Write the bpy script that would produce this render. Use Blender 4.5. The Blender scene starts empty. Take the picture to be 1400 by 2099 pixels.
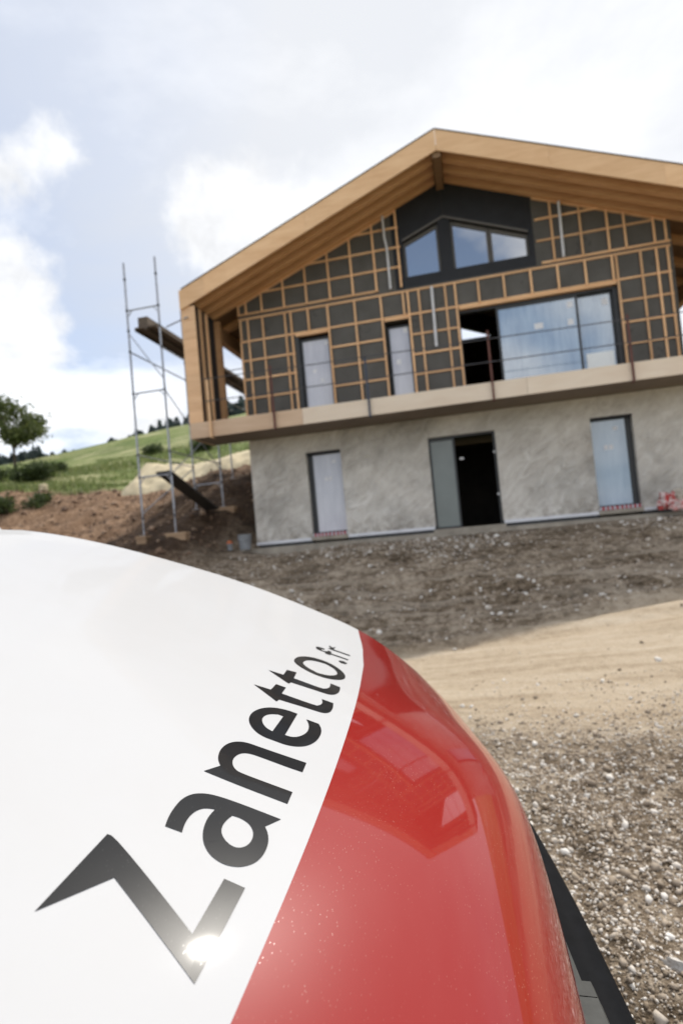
import bpy, bmesh, math, random
import numpy as np
from mathutils import Vector, Matrix, noise as mnoise

random.seed(7)
rng = np.random.default_rng(7)
SC = bpy.context.scene
COL = SC.collection

# ------------------------------------------------------------------ camera
CAM_POS = (-0.0205, -13.388, 0.0153)
R_ = Vector((0.97274052, 0.21374304, -0.08994333))
U_ = Vector((0.09689253, -0.02223935, 0.99504635))
F_ = Vector((-0.21068395, 0.97663674, 0.04234322))
cd = bpy.data.cameras.new('camera')
cam = bpy.data.objects.new('camera', cd)
COL.objects.link(cam)
cam.matrix_world = Matrix(((R_.x, U_.x, -F_.x, CAM_POS[0]), (R_.y, U_.y, -F_.y, CAM_POS[1]), (R_.z, U_.z, -F_.z, CAM_POS[2]), (0, 0, 0, 1)))
cd.sensor_fit = 'HORIZONTAL'
cd.sensor_width = 24.0
cd.lens = 24.0 * 1227.3 / 1400.0
cd.clip_start = 0.03
cd.clip_end = 3000
cd.dof.use_dof = True
cd.dof.focus_distance = 0.92
cd.dof.aperture_fstop = 3.9
SC.camera = cam

# ------------------------------------------------------------------ light, sky, exposure
SUN_EL, SUN_AZ = math.radians(53.5), math.radians(29.6)     # azimuth from +Y towards +X
SUN = Vector((math.cos(SUN_EL) * math.sin(SUN_AZ), math.cos(SUN_EL) * math.cos(SUN_AZ), math.sin(SUN_EL)))
ld = bpy.data.lights.new('sun', 'SUN')
ld.energy = 2.0
ld.angle = math.radians(0.55)
ld.color = (1.0, 0.95, 0.87)
sun = bpy.data.objects.new('sun', ld)
COL.objects.link(sun)
sun.rotation_euler = SUN.to_track_quat('Z', 'Y').to_euler()

SC.view_settings.view_transform = 'Standard'
SC.view_settings.look = 'None'
SC.view_settings.gamma = 1.0
SC.view_settings.use_curve_mapping = False
SC.view_settings.exposure = 1.0
SC.render.engine = 'CYCLES'
SC.cycles.use_denoising = True
SC.cycles.max_bounces = 8
SC.cycles.sample_clamp_indirect = 6.0


class NT:
    """small helper round a node tree"""
    def __init__(self, tree):
        self.t = tree
        tree.nodes.clear()

    def n(self, kind, **kw):
        nd = self.t.nodes.new(kind)
        for k, v in kw.items():
            if k.startswith('i_'):
                key = k[2:].replace('_', ' ')
                nd.inputs[key].default_value = v
            else:
                setattr(nd, k, v)
        return nd

    def l(self, a, b):
        self.t.links.new(a, b)

    def math(self, op, a, b=None, clamp=False):
        nd = self.t.nodes.new('ShaderNodeMath')
        nd.operation = op
        nd.use_clamp = clamp
        for i, x in enumerate((a, b)):
            if x is None:
                continue
            if isinstance(x, (int, float)):
                nd.inputs[i].default_value = x
            else:
                self.l(x, nd.inputs[i])
        return nd.outputs[0]

    def vmath(self, op, a, b=None):
        nd = self.t.nodes.new('ShaderNodeVectorMath')
        nd.operation = op
        for i, x in enumerate((a, b)):
            if x is None:
                continue
            if isinstance(x, (tuple, list, Vector)):
                nd.inputs[i].default_value = tuple(x)
            elif isinstance(x, (int, float)):
                nd.inputs['Scale'].default_value = x
            else:
                self.l(x, nd.inputs[i])
        return nd

    def mix(self, fac, a, b, blend='MIX'):
        nd = self.t.nodes.new('ShaderNodeMix')
        nd.data_type = 'RGBA'
        nd.blend_type = blend
        for s, x in ((nd.inputs[0], fac), (nd.inputs[6], a), (nd.inputs[7], b)):
            if isinstance(x, (int, float)):
                s.default_value = x
            elif isinstance(x, (tuple, list)):
                s.default_value = tuple(x) if len(x) == 4 else tuple(x) + (1,)
            else:
                self.l(x, s)
        return nd.outputs[2]

    def ramp(self, fac, stops, interp='LINEAR'):
        nd = self.t.nodes.new('ShaderNodeValToRGB')
        nd.color_ramp.interpolation = interp
        el = nd.color_ramp.elements
        while len(el) < len(stops):
            el.new(0.5)
        for e, (p, c) in zip(el, stops):
            e.position = p
            e.color = (c, c, c, 1) if isinstance(c, (int, float)) else tuple(c) + (1,)
        self.l(fac, nd.inputs[0])
        return nd.outputs[0]

    def noise(self, vec, scale, detail=4, rough=0.55, dist=0.0):
        nd = self.n('ShaderNodeTexNoise')
        nd.inputs['Scale'].default_value = scale
        nd.inputs['Detail'].default_value = detail
        nd.inputs['Roughness'].default_value = rough
        nd.inputs['Distortion'].default_value = dist
        if vec is not None:
            self.l(vec, nd.inputs['Vector'])
        return nd.outputs[0]

    def mapping(self, vec, scale=(1, 1, 1), rot=(0, 0, 0), loc=(0, 0, 0)):
        nd = self.n('ShaderNodeMapping')
        nd.inputs['Scale'].default_value = scale
        nd.inputs['Rotation'].default_value = rot
        nd.inputs['Location'].default_value = loc
        self.l(vec, nd.inputs['Vector'])
        return nd.outputs[0]


def pixel_dir(x, y):
    """viewing direction of a spot in the photograph, to hang the clouds where the sky has them"""
    d = F_ + (x - 700) / 1227.3 * R_ - (y - 1049.5) / 1227.3 * U_
    return d.normalized()


def build_world():
    w = bpy.data.worlds.new('World')
    SC.world = w
    w.use_nodes = True
    t = NT(w.node_tree)
    out = t.n('ShaderNodeOutputWorld')
    bg = t.n('ShaderNodeBackground')
    bg.inputs['Strength'].default_value = 0.12
    t.l(bg.outputs[0], out.inputs[0])
    tc = t.n('ShaderNodeTexCoord')
    d = t.vmath('NORMALIZE', tc.outputs['Generated']).outputs[0]
    sky = t.n('ShaderNodeTexSky')
    sky.sky_type = 'NISHITA'
    sky.sun_disc = False
    sky.sun_elevation = SUN_EL
    sky.sun_rotation = SUN_AZ
    sky.altitude = 900
    sky.dust_density = 1.6
    # thin veil of high cloud, whiter towards the sun
    sep = t.n('ShaderNodeSeparateXYZ')
    t.l(d, sep.inputs[0])
    up = t.math('ADD', t.math('MAXIMUM', sep.outputs[2], 0.0), 0.22)
    pl = t.vmath('DIVIDE', d, None)
    cmb = t.n('ShaderNodeCombineXYZ')
    for i in range(3):
        t.l(up, cmb.inputs[i])
    t.l(cmb.outputs[0], pl.inputs[1])
    plane = pl.outputs[0]
    cosang = t.vmath('DOT_PRODUCT', d, SUN).outputs['Value']
    haze = t.ramp(cosang, [(0.0, 0.16), (0.35, 0.34), (0.62, 0.66), (0.9, 0.88)])
    nz = t.noise(t.mapping(plane, (0.55, 0.8, 0.7)), 1.7, 7, 0.6, 0.35)
    veil = t.ramp(nz, [(0.34, 0.0), (0.66, 0.42)])
    low = t.ramp(sep.outputs[2], [(0.0, 0.50), (0.10, 0.34), (0.30, 0.0)])
    fac = t.math('ADD', t.math('ADD', haze, low), t.math('MULTIPLY', veil, 0.6), clamp=True)
    vcol = t.ramp(cosang, [(0.45, (2.72, 2.92, 3.32)), (0.84, (3.60, 3.70, 3.90))])
    col = t.mix(fac, sky.outputs[0], vcol)
    # cumulus heaps that stand in the photograph, lumpy edge from noise
    nz2 = t.noise(d, 11.0, 7, 0.62, 0.2)
    nzb = t.noise(d, 4.5, 3, 0.5, 0.1)
    lump = t.math('ADD', t.math('MULTIPLY', t.math('SUBTRACT', nz2, 0.5), 0.16), t.math('MULTIPLY', t.math('SUBTRACT', nzb, 0.5), 0.10))
    tot = None
    heaps = [((455, 460), 0.105), ((560, 510), 0.085), ((380, 440), 0.04), ((480, 380), 0.05), ((60, 330), 0.055), ((110, 320), 0.045), ((10, 340), 0.05),
             ((60, 600), 0.075), ((20, 680), 0.10), ((110, 660), 0.055), ((-60, 620), 0.12), ((250, 880), 0.06), ((330, 860), 0.05), ((0, 800), 0.02),
             ((640, 420), 0.06)]
    for (px, py), r in heaps:
        c = t.vmath('DISTANCE', d, pixel_dir(px, py)).outputs['Value']
        v = t.math('SUBTRACT', r, c)
        tot = v if tot is None else t.math('SMOOTH_MAX', tot, v)
    for nd in t.t.nodes:
        if nd.type == 'MATH' and nd.operation == 'SMOOTH_MAX':
            nd.inputs[2].default_value = 0.03
    body = t.math('ADD', tot, lump)
    edge = t.ramp(body, [(0.0, 0.0), (0.055, 0.92)], 'EASE')
    shade = t.ramp(body, [(0.0, (4.6, 4.64, 4.7)), (0.09, (4.35, 4.4, 4.5))])
    bumps = t.ramp(t.noise(d, 17.0, 6, 0.6, 0.3), [(0.34, 0.84), (0.60, 1.0)])
    shade = t.mix(1.0, shade, bumps, 'MULTIPLY')
    col = t.mix(edge, col, shade)
    # unseen cumulus over the rest of the sky, brightened to fill the shaded facade
    nz3 = t.noise(t.mapping(plane, (1, 1, 1), loc=(7.3, 4.1, 0)), 1.15, 8, 0.58, 0.15)
    front = t.ramp(cosang, [(0.30, 1.0), (0.62, 0.25)])
    c3 = t.math('MULTIPLY', t.ramp(nz3, [(0.445, 0.0), (0.56, 1.0)]), front)
    col = t.mix(t.math('MULTIPLY', c3, 0.85), col, (6.6, 6.55, 6.45))
    t.l(col, bg.inputs['Color'])


build_world()


# ------------------------------------------------------------------ materials
def new_mat(name):
    m = bpy.data.materials.new(name)
    m.use_nodes = True
    t = NT(m.node_tree)
    out = t.n('ShaderNodeOutputMaterial')
    p = t.n('ShaderNodeBsdfPrincipled')
    t.l(p.outputs[0], out.inputs[0])
    return m, t, p


def plain(name, c, rough=0.6, metal=0.0, var=0.12, scale=8.0, bump=0.0, ior=1.5, coat=0.0):
    """one colour broken up by soft noise"""
    m, t, p = new_mat(name)
    tc = t.n('ShaderNodeTexCoord')
    nz = t.noise(tc.outputs['Object'], scale, 6, 0.6)
    k = t.ramp(nz, [(0.3, 1 - var), (0.7, 1 + var)])
    t.l(t.mix(1.0, tuple(c), k, 'MULTIPLY'), p.inputs['Base Color'])
    p.inputs['Roughness'].default_value = rough
    p.inputs['Metallic'].default_value = metal
    p.inputs['IOR'].default_value = ior
    p.inputs['Coat Weight'].default_value = coat
    if bump:
        b = t.n('ShaderNodeBump')
        b.inputs['Strength'].default_value = bump
        b.inputs['Distance'].default_value = 0.02
        t.l(t.noise(tc.outputs['Object'], scale * 4, 6, 0.65), b.inputs['Height'])
        t.l(b.outputs[0], p.inputs['Normal'])
    return m


def wood(name, c1, c2, grain=(0, 0, 1), rough=0.75, rand=0.2, fine=1.0):
    m, t, p = new_mat(name)
    tc = t.n('ShaderNodeTexCoord')
    g = Vector(grain)
    sc = tuple(1.2 if abs(g[i]) > .5 else 14.0 * fine for i in range(3))
    oi = t.n('ShaderNodeObjectInfo')
    off = t.vmath('ADD', t.mapping(tc.outputs['Object'], sc), None)
    cmb = t.n('ShaderNodeCombineXYZ')
    sh = t.math('MULTIPLY', oi.outputs['Random'], 37.0)
    for i in range(3):
        t.l(sh, cmb.inputs[i])
    t.l(cmb.outputs[0], off.inputs[1])
    nz = t.noise(off.outputs[0], 1.0, 6, 0.6, 0.4)
    nb = t.noise(t.vmath('ADD', tc.outputs['Object'], cmb.outputs[0]).outputs[0], 1.1, 3, 0.5)
    col = t.ramp(t.math('ADD', t.math('MULTIPLY', nz, 0.65), t.math('MULTIPLY', nb, 0.35)), [(0.32, c1), (0.68, c2)])
    r = t.math('ADD', t.math('MULTIPLY', oi.outputs['Random'], rand), 1 - rand / 2)
    t.l(t.mix(1.0, col, t.ramp(r, [(0, 0.0), (1, 1.0)]) if False else r, 'MULTIPLY'), p.inputs['Base Color'])
    p.inputs['Roughness'].default_value = rough
    b = t.n('ShaderNodeBump')
    b.inputs['Strength'].default_value = 0.25
    b.inputs['Distance'].default_value = 0.006
    t.l(nz, b.inputs['Height'])
    t.l(b.outputs[0], p.inputs['Normal'])
    return m


M = {}
M['batten_v'] = wood('batten_wood_upright', (0.66, 0.37, 0.18), (0.90, 0.565, 0.315), (0, 0, 1), rand=0.35)
M['batten_h'] = wood('batten_wood_level', (0.66, 0.37, 0.18), (0.90, 0.565, 0.315), (1, 0, 0), rand=0.35)
M['fascia'] = wood('fascia_wood', (0.68, 0.40, 0.20), (0.86, 0.565, 0.32), (1, 0, 0), 0.6, 0.12, 0.5)
M['fascia_pale'] = wood('fascia_wood_pale', (0.70, 0.56, 0.42), (0.80, 0.68, 0.54), (1, 0, 0), 0.6, 0.10, 0.5)
M['fascia_mid'] = wood('fascia_wood_mid', (0.55, 0.37, 0.235), (0.68, 0.49, 0.335), (1, 0, 0), 0.6, 0.08, 0.5)
M['post_board'] = wood('post_board_wood', (0.66, 0.385, 0.20), (0.82, 0.53, 0.305), (1, 0, 0), 0.6, 0.14, 0.6)
M['beam'] = wood('beam_wood', (0.42, 0.215, 0.095), (0.56, 0.32, 0.155), (0, 1, 0), 0.65, 0.15, 0.6)
M['rafter'] = wood('rafter_wood', (0.62, 0.33, 0.15), (0.78, 0.46, 0.235), (1, 0, 0), 0.65, 0.12, 0.6)
M['old_wood'] = wood('weathered_plank_wood', (0.075, 0.055, 0.040), (0.15, 0.115, 0.085), (0, 1, 0), 0.85, 0.25)
M['foot_wood'] = wood('foot_board_wood', (0.30, 0.19, 0.11), (0.42, 0.29, 0.18), (1, 0, 0), 0.85, 0.25)
M['underside'] = plain('slab_underside', (0.22, 0.175, 0.135), 0.85, var=0.15, scale=2.0, bump=0.1)
M['membrane'] = plain('black_membrane', (0.012, 0.013, 0.017), 0.7, var=0.3, scale=3, bump=0.15)
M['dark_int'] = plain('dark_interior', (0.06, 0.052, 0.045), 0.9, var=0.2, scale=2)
M['frame'] = plain('anthracite_frame', (0.035, 0.037, 0.04), 0.45, var=0.15)
M['frame_light'] = plain('bronze_frame', (0.11, 0.10, 0.09), 0.5, var=0.12)
M['white_pvc'] = plain('white_conduit', (0.68, 0.68, 0.70), 0.45, var=0.08)
M['flash'] = plain('white_flashing', (0.70, 0.70, 0.73), 0.45, var=0.08, scale=3)
M['concrete'] = plain('concrete', (0.34, 0.30, 0.245), 0.9, var=0.22, scale=3.5, bump=0.35)
M['steel'] = plain('galvanised_steel', (0.36, 0.37, 0.40), 0.45, 0.5, var=0.18, scale=12)
M['steel_dark'] = plain('dark_clamp', (0.10, 0.10, 0.11), 0.6, 0.5, var=0.2)
M['rust_red'] = plain('red_oxide_steel', (0.125, 0.048, 0.036), 0.75, var=0.25, scale=14)
M['blue_steel'] = plain('blue_steel', (0.045, 0.058, 0.09), 0.6, var=0.25, scale=14)
M['soffit'] = wood('soffit_wood', (0.20, 0.115, 0.055), (0.29, 0.175, 0.09), (1, 0, 0), 0.7, 0.1)  # darkened so the shade between the rafters is in the colour
M['sticker'] = plain('white_sticker', (0.75, 0.75, 0.77), 0.6, var=0.05)
M['bucket'] = plain('grey_bucket', (0.24, 0.25, 0.26), 0.55, var=0.15)
M['orange'] = plain('orange_lid', (0.50, 0.13, 0.04), 0.6, var=0.2)
M['roofing'] = plain('roof_underlay', (0.10, 0.10, 0.105), 0.8, var=0.2, scale=2)
M['gf_sash'] = plain('grey_green_sash', (0.17, 0.195, 0.185), 0.22, var=0.10, scale=1.2, ior=1.6)
M['rubber'] = plain('tyre_rubber', (0.02, 0.02, 0.02), 0.8, var=0.2, bump=0.1)
M['rim'] = plain('wheel_rim', (0.5, 0.5, 0.52), 0.35, 0.8, var=0.1)
M['trim_black'] = plain('black_bumper_plastic', (0.006, 0.0065, 0.008), 0.55, var=0.25, scale=30, ior=1.12)
M['trim_grey'] = plain('grey_grille_plastic', (0.050, 0.053, 0.050), 0.6, var=0.2, scale=40, ior=1.3)
M['trim_edge'] = plain('pale_grille_edge', (0.34, 0.37, 0.39), 0.35, var=0.12, scale=40)


def facade_board():
    m, t, p = new_mat('dark_facade_board')
    tc = t.n('ShaderNodeTexCoord')
    nz = t.noise(tc.outputs['Object'], 1.6, 5, 0.6)
    nf = t.noise(tc.outputs['Object'], 60, 4, 0.6)
    c = t.ramp(nz, [(0.3, (0.076, 0.070, 0.061)), (0.7, (0.112, 0.105, 0.094))])
    # faint printed maker's marks in dark ink
    vor = t.n('ShaderNodeTexVoronoi')
    vor.inputs['Scale'].default_value = 1.05
    t.l(t.mapping(tc.outputs['Object'], (1, 0.0, 1.25)), vor.inputs['Vector'])
    ring = t.ramp(vor.outputs['Distance'], [(0.10, 0.0), (0.13, 1.0), (0.16, 1.0), (0.19, 0.0)])
    brk = t.ramp(t.noise(tc.outputs['Object'], 7, 3), [(0.48, 0.0), (0.56, 1.0)])
    c = t.mix(t.math('MULTIPLY', t.math('MULTIPLY', ring, brk), 0.55), c, (0.03, 0.028, 0.026))
    t.l(t.mix(0.25, c, nf, 'OVERLAY'), p.inputs['Base Color'])
    p.inputs['Roughness'].default_value = 0.75
    return m


def plaster():
    m, t, p = new_mat('rough_grey_plaster')
    tc = t.n('ShaderNodeTexCoord')
    v = t.mapping(tc.outputs['Object'], (1, 1, 1), rot=(0, math.radians(40), 0))
    v2 = t.mapping(v, (1.0, 1.0, 2.3))
    n1 = t.noise(v2, 1.7, 9, 0.68, 1.6)
    n2 = t.noise(tc.outputs['Object'], 0.9, 4, 0.5)
    n3 = t.noise(v2, 6.0, 6, 0.7, 0.5)
    f = t.math('ADD', t.math('MULTIPLY', n1, 0.50), t.math('ADD', t.math('MULTIPLY', n2, 0.30), t.math('MULTIPLY', n3, 0.20)))
    c = t.ramp(f, [(0.36, (0.44, 0.40, 0.345)), (0.44, (0.62, 0.575, 0.515)), (0.52, (0.71, 0.67, 0.605)), (0.64, (0.82, 0.785, 0.73))])
    # splashed mud near the ground and a few damp patches
    sz = t.n('ShaderNodeSeparateXYZ')
    t.l(tc.outputs['Object'], sz.inputs[0])
    low = t.ramp(sz.outputs[2], [(0.05, 1.0), (0.55, 0.0)])
    mud = t.math('MULTIPLY', low, t.ramp(t.noise(tc.outputs['Object'], 5.0, 7, 0.7), [(0.44, 0.0), (0.62, 0.7)]))
    c = t.mix(mud, c, (0.25, 0.20, 0.15))
    damp = t.ramp(t.noise(tc.outputs['Object'], 0.75, 5, 0.6, 0.6), [(0.54, 0.0), (0.68, 0.28)])
    c = t.mix(damp, c, (0.36, 0.33, 0.285))
    t.l(c, p.inputs['Base Color'])
    p.inputs['Roughness'].default_value = 0.92
    b = t.n('ShaderNodeBump')
    t.l(t.ramp(t.noise(tc.outputs['Object'], 0.55, 4, 0.6, 0.5), [(0.36, 0.28), (0.64, 0.85)]), b.inputs['Strength'])
    b.inputs['Distance'].default_value = 0.075
    t.l(t.math('ADD', t.ramp(n1, [(0.38, 0), (0.62, 1)]), t.math('MULTIPLY', n3, 0.5)), b.inputs['Height'])
    t.l(b.outputs[0], p.inputs['Normal'])
    return m


def glass(name, base, rough=0.03, ior=2.1, streak=0.0, streak_col=(0.6, 0.62, 0.66)):
    """window pane: dark behind, coated and reflecting; with protective film where streak > 0"""
    m, t, p = new_mat(name)
    tc = t.n('ShaderNodeTexCoord')
    if streak:
        nz = t.noise(t.mapping(tc.outputs['Object'], (5.0, 1, 0.7)), 1.4, 5, 0.6, 0.3)
        nz2 = t.noise(t.mapping(tc.outputs['Object'], (1.2, 1, 1.5)), 1.2, 3, 0.5)
        f = t.ramp(t.math('ADD', t.math('MULTIPLY', nz, 0.6), t.math('MULTIPLY', nz2, 0.4)), [(0.36, 0.0), (0.66, streak)])
        t.l(t.mix(f, tuple(base), tuple(streak_col)), p.inputs['Base Color'])
    else:
        p.inputs['Base Color'].default_value = tuple(base) + (1,)
    p.inputs['Roughness'].default_value = rough
    p.inputs['IOR'].default_value = ior
    b = t.n('ShaderNodeBump')
    b.inputs['Strength'].default_value = 0.05
    b.inputs['Distance'].default_value = 0.02
    t.l(t.noise(tc.outputs['Object'], 1.3, 2, 0.5), b.inputs['Height'])
    t.l(b.outputs[0], p.inputs['Normal'])
    return m


M['board'] = facade_board()
M['plaster'] = plaster()
M['glass'] = glass('coated_glass', (0.03, 0.045, 0.07), 0.03, 4.2)
M['glass_film'] = glass('filmed_glass', (0.50, 0.50, 0.56), 0.12, 1.8, 0.6, (0.72, 0.72, 0.77))
M['glass_sky_tint'] = glass('sky_tinted_filmed_glass', (0.17, 0.25, 0.36), 0.06, 2.7, 0.6, (0.46, 0.56, 0.65))  # sky reflection put into the film's blue base colour
M['glass_pale'] = glass('pale_film', (0.85, 0.86, 0.84), 0.2, 1.6)


def tape():
    m, t, p = new_mat('red_white_tape')
    tc = t.n('ShaderNodeTexCoord')
    w = t.n('ShaderNodeTexWave')
    w.wave_type = 'BANDS'
    w.bands_direction = 'X'
    w.inputs['Scale'].default_value = 3.2
    w.inputs['Distortion'].default_value = 3.0
    w.inputs['Detail'].default_value = 2.0
    t.l(tc.outputs['Object'], w.inputs['Vector'])
    c = t.ramp(w.outputs[0], [(0.45, (0.42, 0.05, 0.06)), (0.62, (0.42, 0.05, 0.06)), (0.70, (0.45, 0.55, 0.62)), (1.0, (0.5, 0.55, 0.6))])
    t.l(c, p.inputs['Base Color'])
    p.inputs['Roughness'].default_value = 0.5
    return m


M['tape'] = tape()


def car_paint(name, base, dust, dust_col, rough, scratch=0.0, coat=1.0, spec=0.15):
    m, t, p = new_mat(name)
    tc = t.n('ShaderNodeTexCoord')
    o = tc.outputs['Object']
    col = tuple(base) + (1,)
    # dust film, dried specks and fine streaks
    film = t.ramp(t.noise(o, 3.5, 5, 0.6), [(0.35, 0.0), (0.75, dust)])
    vor = t.n('ShaderNodeTexVoronoi')
    vor.inputs['Scale'].default_value = 420.0
    vor.inputs['Randomness'].default_value = 1.0
    t.l(t.mapping(o, (1.0, 0.30, 1.0), rot=(0.2, 0.1, 0.35)), vor.inputs['Vector'])
    sel = t.ramp(t.math('MULTIPLY', vor.outputs['Color'], 1.0), [(0.55, 0.0), (0.62, 1.0)])
    spk = t.math('MULTIPLY', t.ramp(vor.outputs['Distance'], [(0.06, 1.0), (0.22, 0.0)]), sel)
    vor2 = t.n('ShaderNodeTexVoronoi')
    vor2.inputs['Scale'].default_value = 75.0
    t.l(t.mapping(o, (1.9, 0.30, 1.9), rot=(0.5, 0.3, 0.7)), vor2.inputs['Vector'])
    sel2 = t.ramp(t.math('MULTIPLY', vor2.outputs['Color'], 1.0), [(0.60, 0.0), (0.70, 1.0)])
    stk = t.math('MULTIPLY', t.ramp(vor2.outputs['Distance'], [(0.02, 1.0), (0.085, 0.0)]), sel2)
    patch = t.ramp(t.noise(o, 6.0, 4, 0.6), [(0.40, 0.12), (0.66, 1.0)])
    marks = t.math('MULTIPLY', t.math('MULTIPLY', t.math('MAXIMUM', spk, stk), patch), scratch)
    c = t.mix(t.math('ADD', film, t.math('MULTIPLY', marks, 0.75), clamp=True), col, tuple(dust_col))
    t.l(c, p.inputs['Base Color'])
    p.inputs['Roughness'].default_value = rough
    p.inputs['Coat Weight'].default_value = coat
    p.inputs['Specular IOR Level'].default_value = spec
    rr = t.math('ADD', t.math('MULTIPLY', t.noise(o, 9.0, 5, 0.6), 0.035), t.math('MULTIPLY', marks, 0.35))
    t.l(t.math('ADD', rr, 0.022), p.inputs['Coat Roughness'])
    b = t.n('ShaderNodeBump')
    b.inputs['Strength'].default_value = 0.02
    b.inputs['Distance'].default_value = 0.01
    t.l(t.noise(o, 7, 2, 0.5), b.inputs['Height'])
    t.l(b.outputs[0], p.inputs['Normal'])
    return m


M['van_white'] = car_paint('white_van_paint', (0.482, 0.482, 0.488), 0.20, (0.42, 0.40, 0.38), 0.5, 0.12, 0.20)
M['van_red'] = car_paint('red_van_paint', (0.265, 0.0075, 0.0045), 0.012, (0.60, 0.40, 0.32), 0.35, 0.62, 0.85, 0.1)
M['letter'] = car_paint('black_letter_vinyl', (0.009, 0.0095, 0.011), 0.02, (0.30, 0.29, 0.28), 0.28, 0.22, 0.22, 0.08)
M['windscreen'] = glass('windscreen_glass', (0.015, 0.02, 0.022), 0.02, 1.6)


# ------------------------------------------------------------------ mesh helpers
class MB:
    def __init__(self):
        self.v, self.f = [], []

    def face(self, pts):
        k = len(self.v)
        self.v += [tuple(p) for p in pts]
        self.f.append(tuple(range(k, k + len(pts))))

    def box(self, x0, x1, y0, y1, z0, z1):
        k = len(self.v)
        self.v += [(x0, y0, z0), (x1, y0, z0), (x1, y1, z0), (x0, y1, z0), (x0, y0, z1), (x1, y0, z1), (x1, y1, z1), (x0, y1, z1)]
        for q in ((0, 3, 2, 1), (4, 5, 6, 7), (0, 1, 5, 4), (1, 2, 6, 5), (2, 3, 7, 6), (3, 0, 4, 7)):
            self.f.append(tuple(k + i for i in q))
        return self

    def prism(self, poly, y0, y1):
        """polygon of (x, z), counter-clockwise seen from -y, pushed from y0 to y1"""
        k, n = len(self.v), len(poly)
        self.v += [(x, y0, z) for x, z in poly] + [(x, y1, z) for x, z in poly]
        self.f.append(tuple(range(k, k + n)))
        self.f.append(tuple(range(k + 2 * n - 1, k + n - 1, -1)))
        for i in range(n):
            j = (i + 1) % n
            self.f.append((k + j, k + i, k + n + i, k + n + j))
        return self

    def tube(self, p0, p1, r0, r1=None, n=8, caps=True):
        r1 = r0 if r1 is None else r1
        p0, p1 = Vector(p0), Vector(p1)
        d = (p1 - p0).normalized()
        a = d.orthogonal().normalized()
        b = d.cross(a)
        k = len(self.v)
        for p, r in ((p0, r0), (p1, r1)):
            for i in range(n):
                q = 2 * math.pi * i / n
                self.v.append(tuple(p + a * (math.cos(q) * r) + b * (math.sin(q) * r)))
        for i in range(n):
            j = (i + 1) % n
            self.f.append((k + i, k + j, k + n + j, k + n + i))
        if caps:
            self.f.append(tuple(k + i for i in range(n - 1, -1, -1)))
            self.f.append(tuple(k + n + i for i in range(n)))
        return self

    def path(self, pts, radii, n=7):
        for i in range(len(pts) - 1):
            self.tube(pts[i], pts[i + 1], radii[i], radii[i + 1], n, caps=(i in (0, len(pts) - 2)))
        return self

    def lathe(self, c, prof, n=24):
        k = len(self.v)
        for r, z in prof:
            for i in range(n):
                q = 2 * math.pi * i / n
                self.v.append((c[0] + r * math.cos(q), c[1] + r * math.sin(q), c[2] + z))
        for j in range(len(prof) - 1):
            for i in range(n):
                a, b = k + j * n + i, k + j * n + (i + 1) % n
                self.f.append((a, b, b + n, a + n))
        return self

    def build(self, name, mat, parent=None, smooth=None):
        me = bpy.data.meshes.new(name)
        o = worldpos(parent)
        me.from_pydata([(x - o[0], y - o[1], z - o[2]) for x, y, z in self.v], [], self.f)
        return link(name, me, mat, parent, smooth)


def worldpos(p):
    o = Vector((0, 0, 0))
    while p is not None:
        o = o + p.location
        p = p.parent
    return o


def link(name, me, mat, parent=None, smooth=None):
    me.update()
    if smooth is not None:
        me.polygons.foreach_set('use_smooth', [True] * len(me.polygons))
        me.set_sharp_from_angle(angle=math.radians(smooth))
    ob = bpy.data.objects.new(name, me)
    COL.objects.link(ob)
    if mat is not None:
        me.materials.append(M[mat] if isinstance(mat, str) else mat)
    if parent is not None:
        ob.parent = parent
    return ob


def from_arrays(name, V, Fa, mat, parent=None, smooth=None):
    """numpy verts (n,3) and faces (m,k)"""
    me = bpy.data.meshes.new(name)
    V = np.asarray(V, dtype=np.float64) - np.array(worldpos(parent))
    Fa = np.asarray(Fa, dtype=np.int32)
    m, k = Fa.shape
    me.vertices.add(len(V))
    me.vertices.foreach_set('co', V.astype(np.float32).ravel())
    me.loops.add(m * k)
    me.loops.foreach_set('vertex_index', Fa.ravel())
    me.polygons.add(m)
    me.polygons.foreach_set('loop_start', np.arange(0, m * k, k, dtype=np.int32))
    me.update(calc_edges=True)
    me.validate()
    return link(name, me, mat, parent, smooth)


def tag(o, label=None, cat=None, group=None, kind=None):
    if label:
        o['label'] = label
    if cat:
        o['category'] = cat
    if group:
        o['group'] = group
    if kind:
        o['kind'] = kind
    return o


def empty(name, loc, label, cat, group=None):
    o = bpy.data.objects.new(name, None)
    o.empty_display_size = 0.3
    COL.objects.link(o)
    o.location = loc
    return tag(o, label, cat, group)


def box(name, mat, parent, x0, x1, y0, y1, z0, z1):
    return MB().box(x0, x1, y0, y1, z0, z1).build(name, mat, parent)


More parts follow.
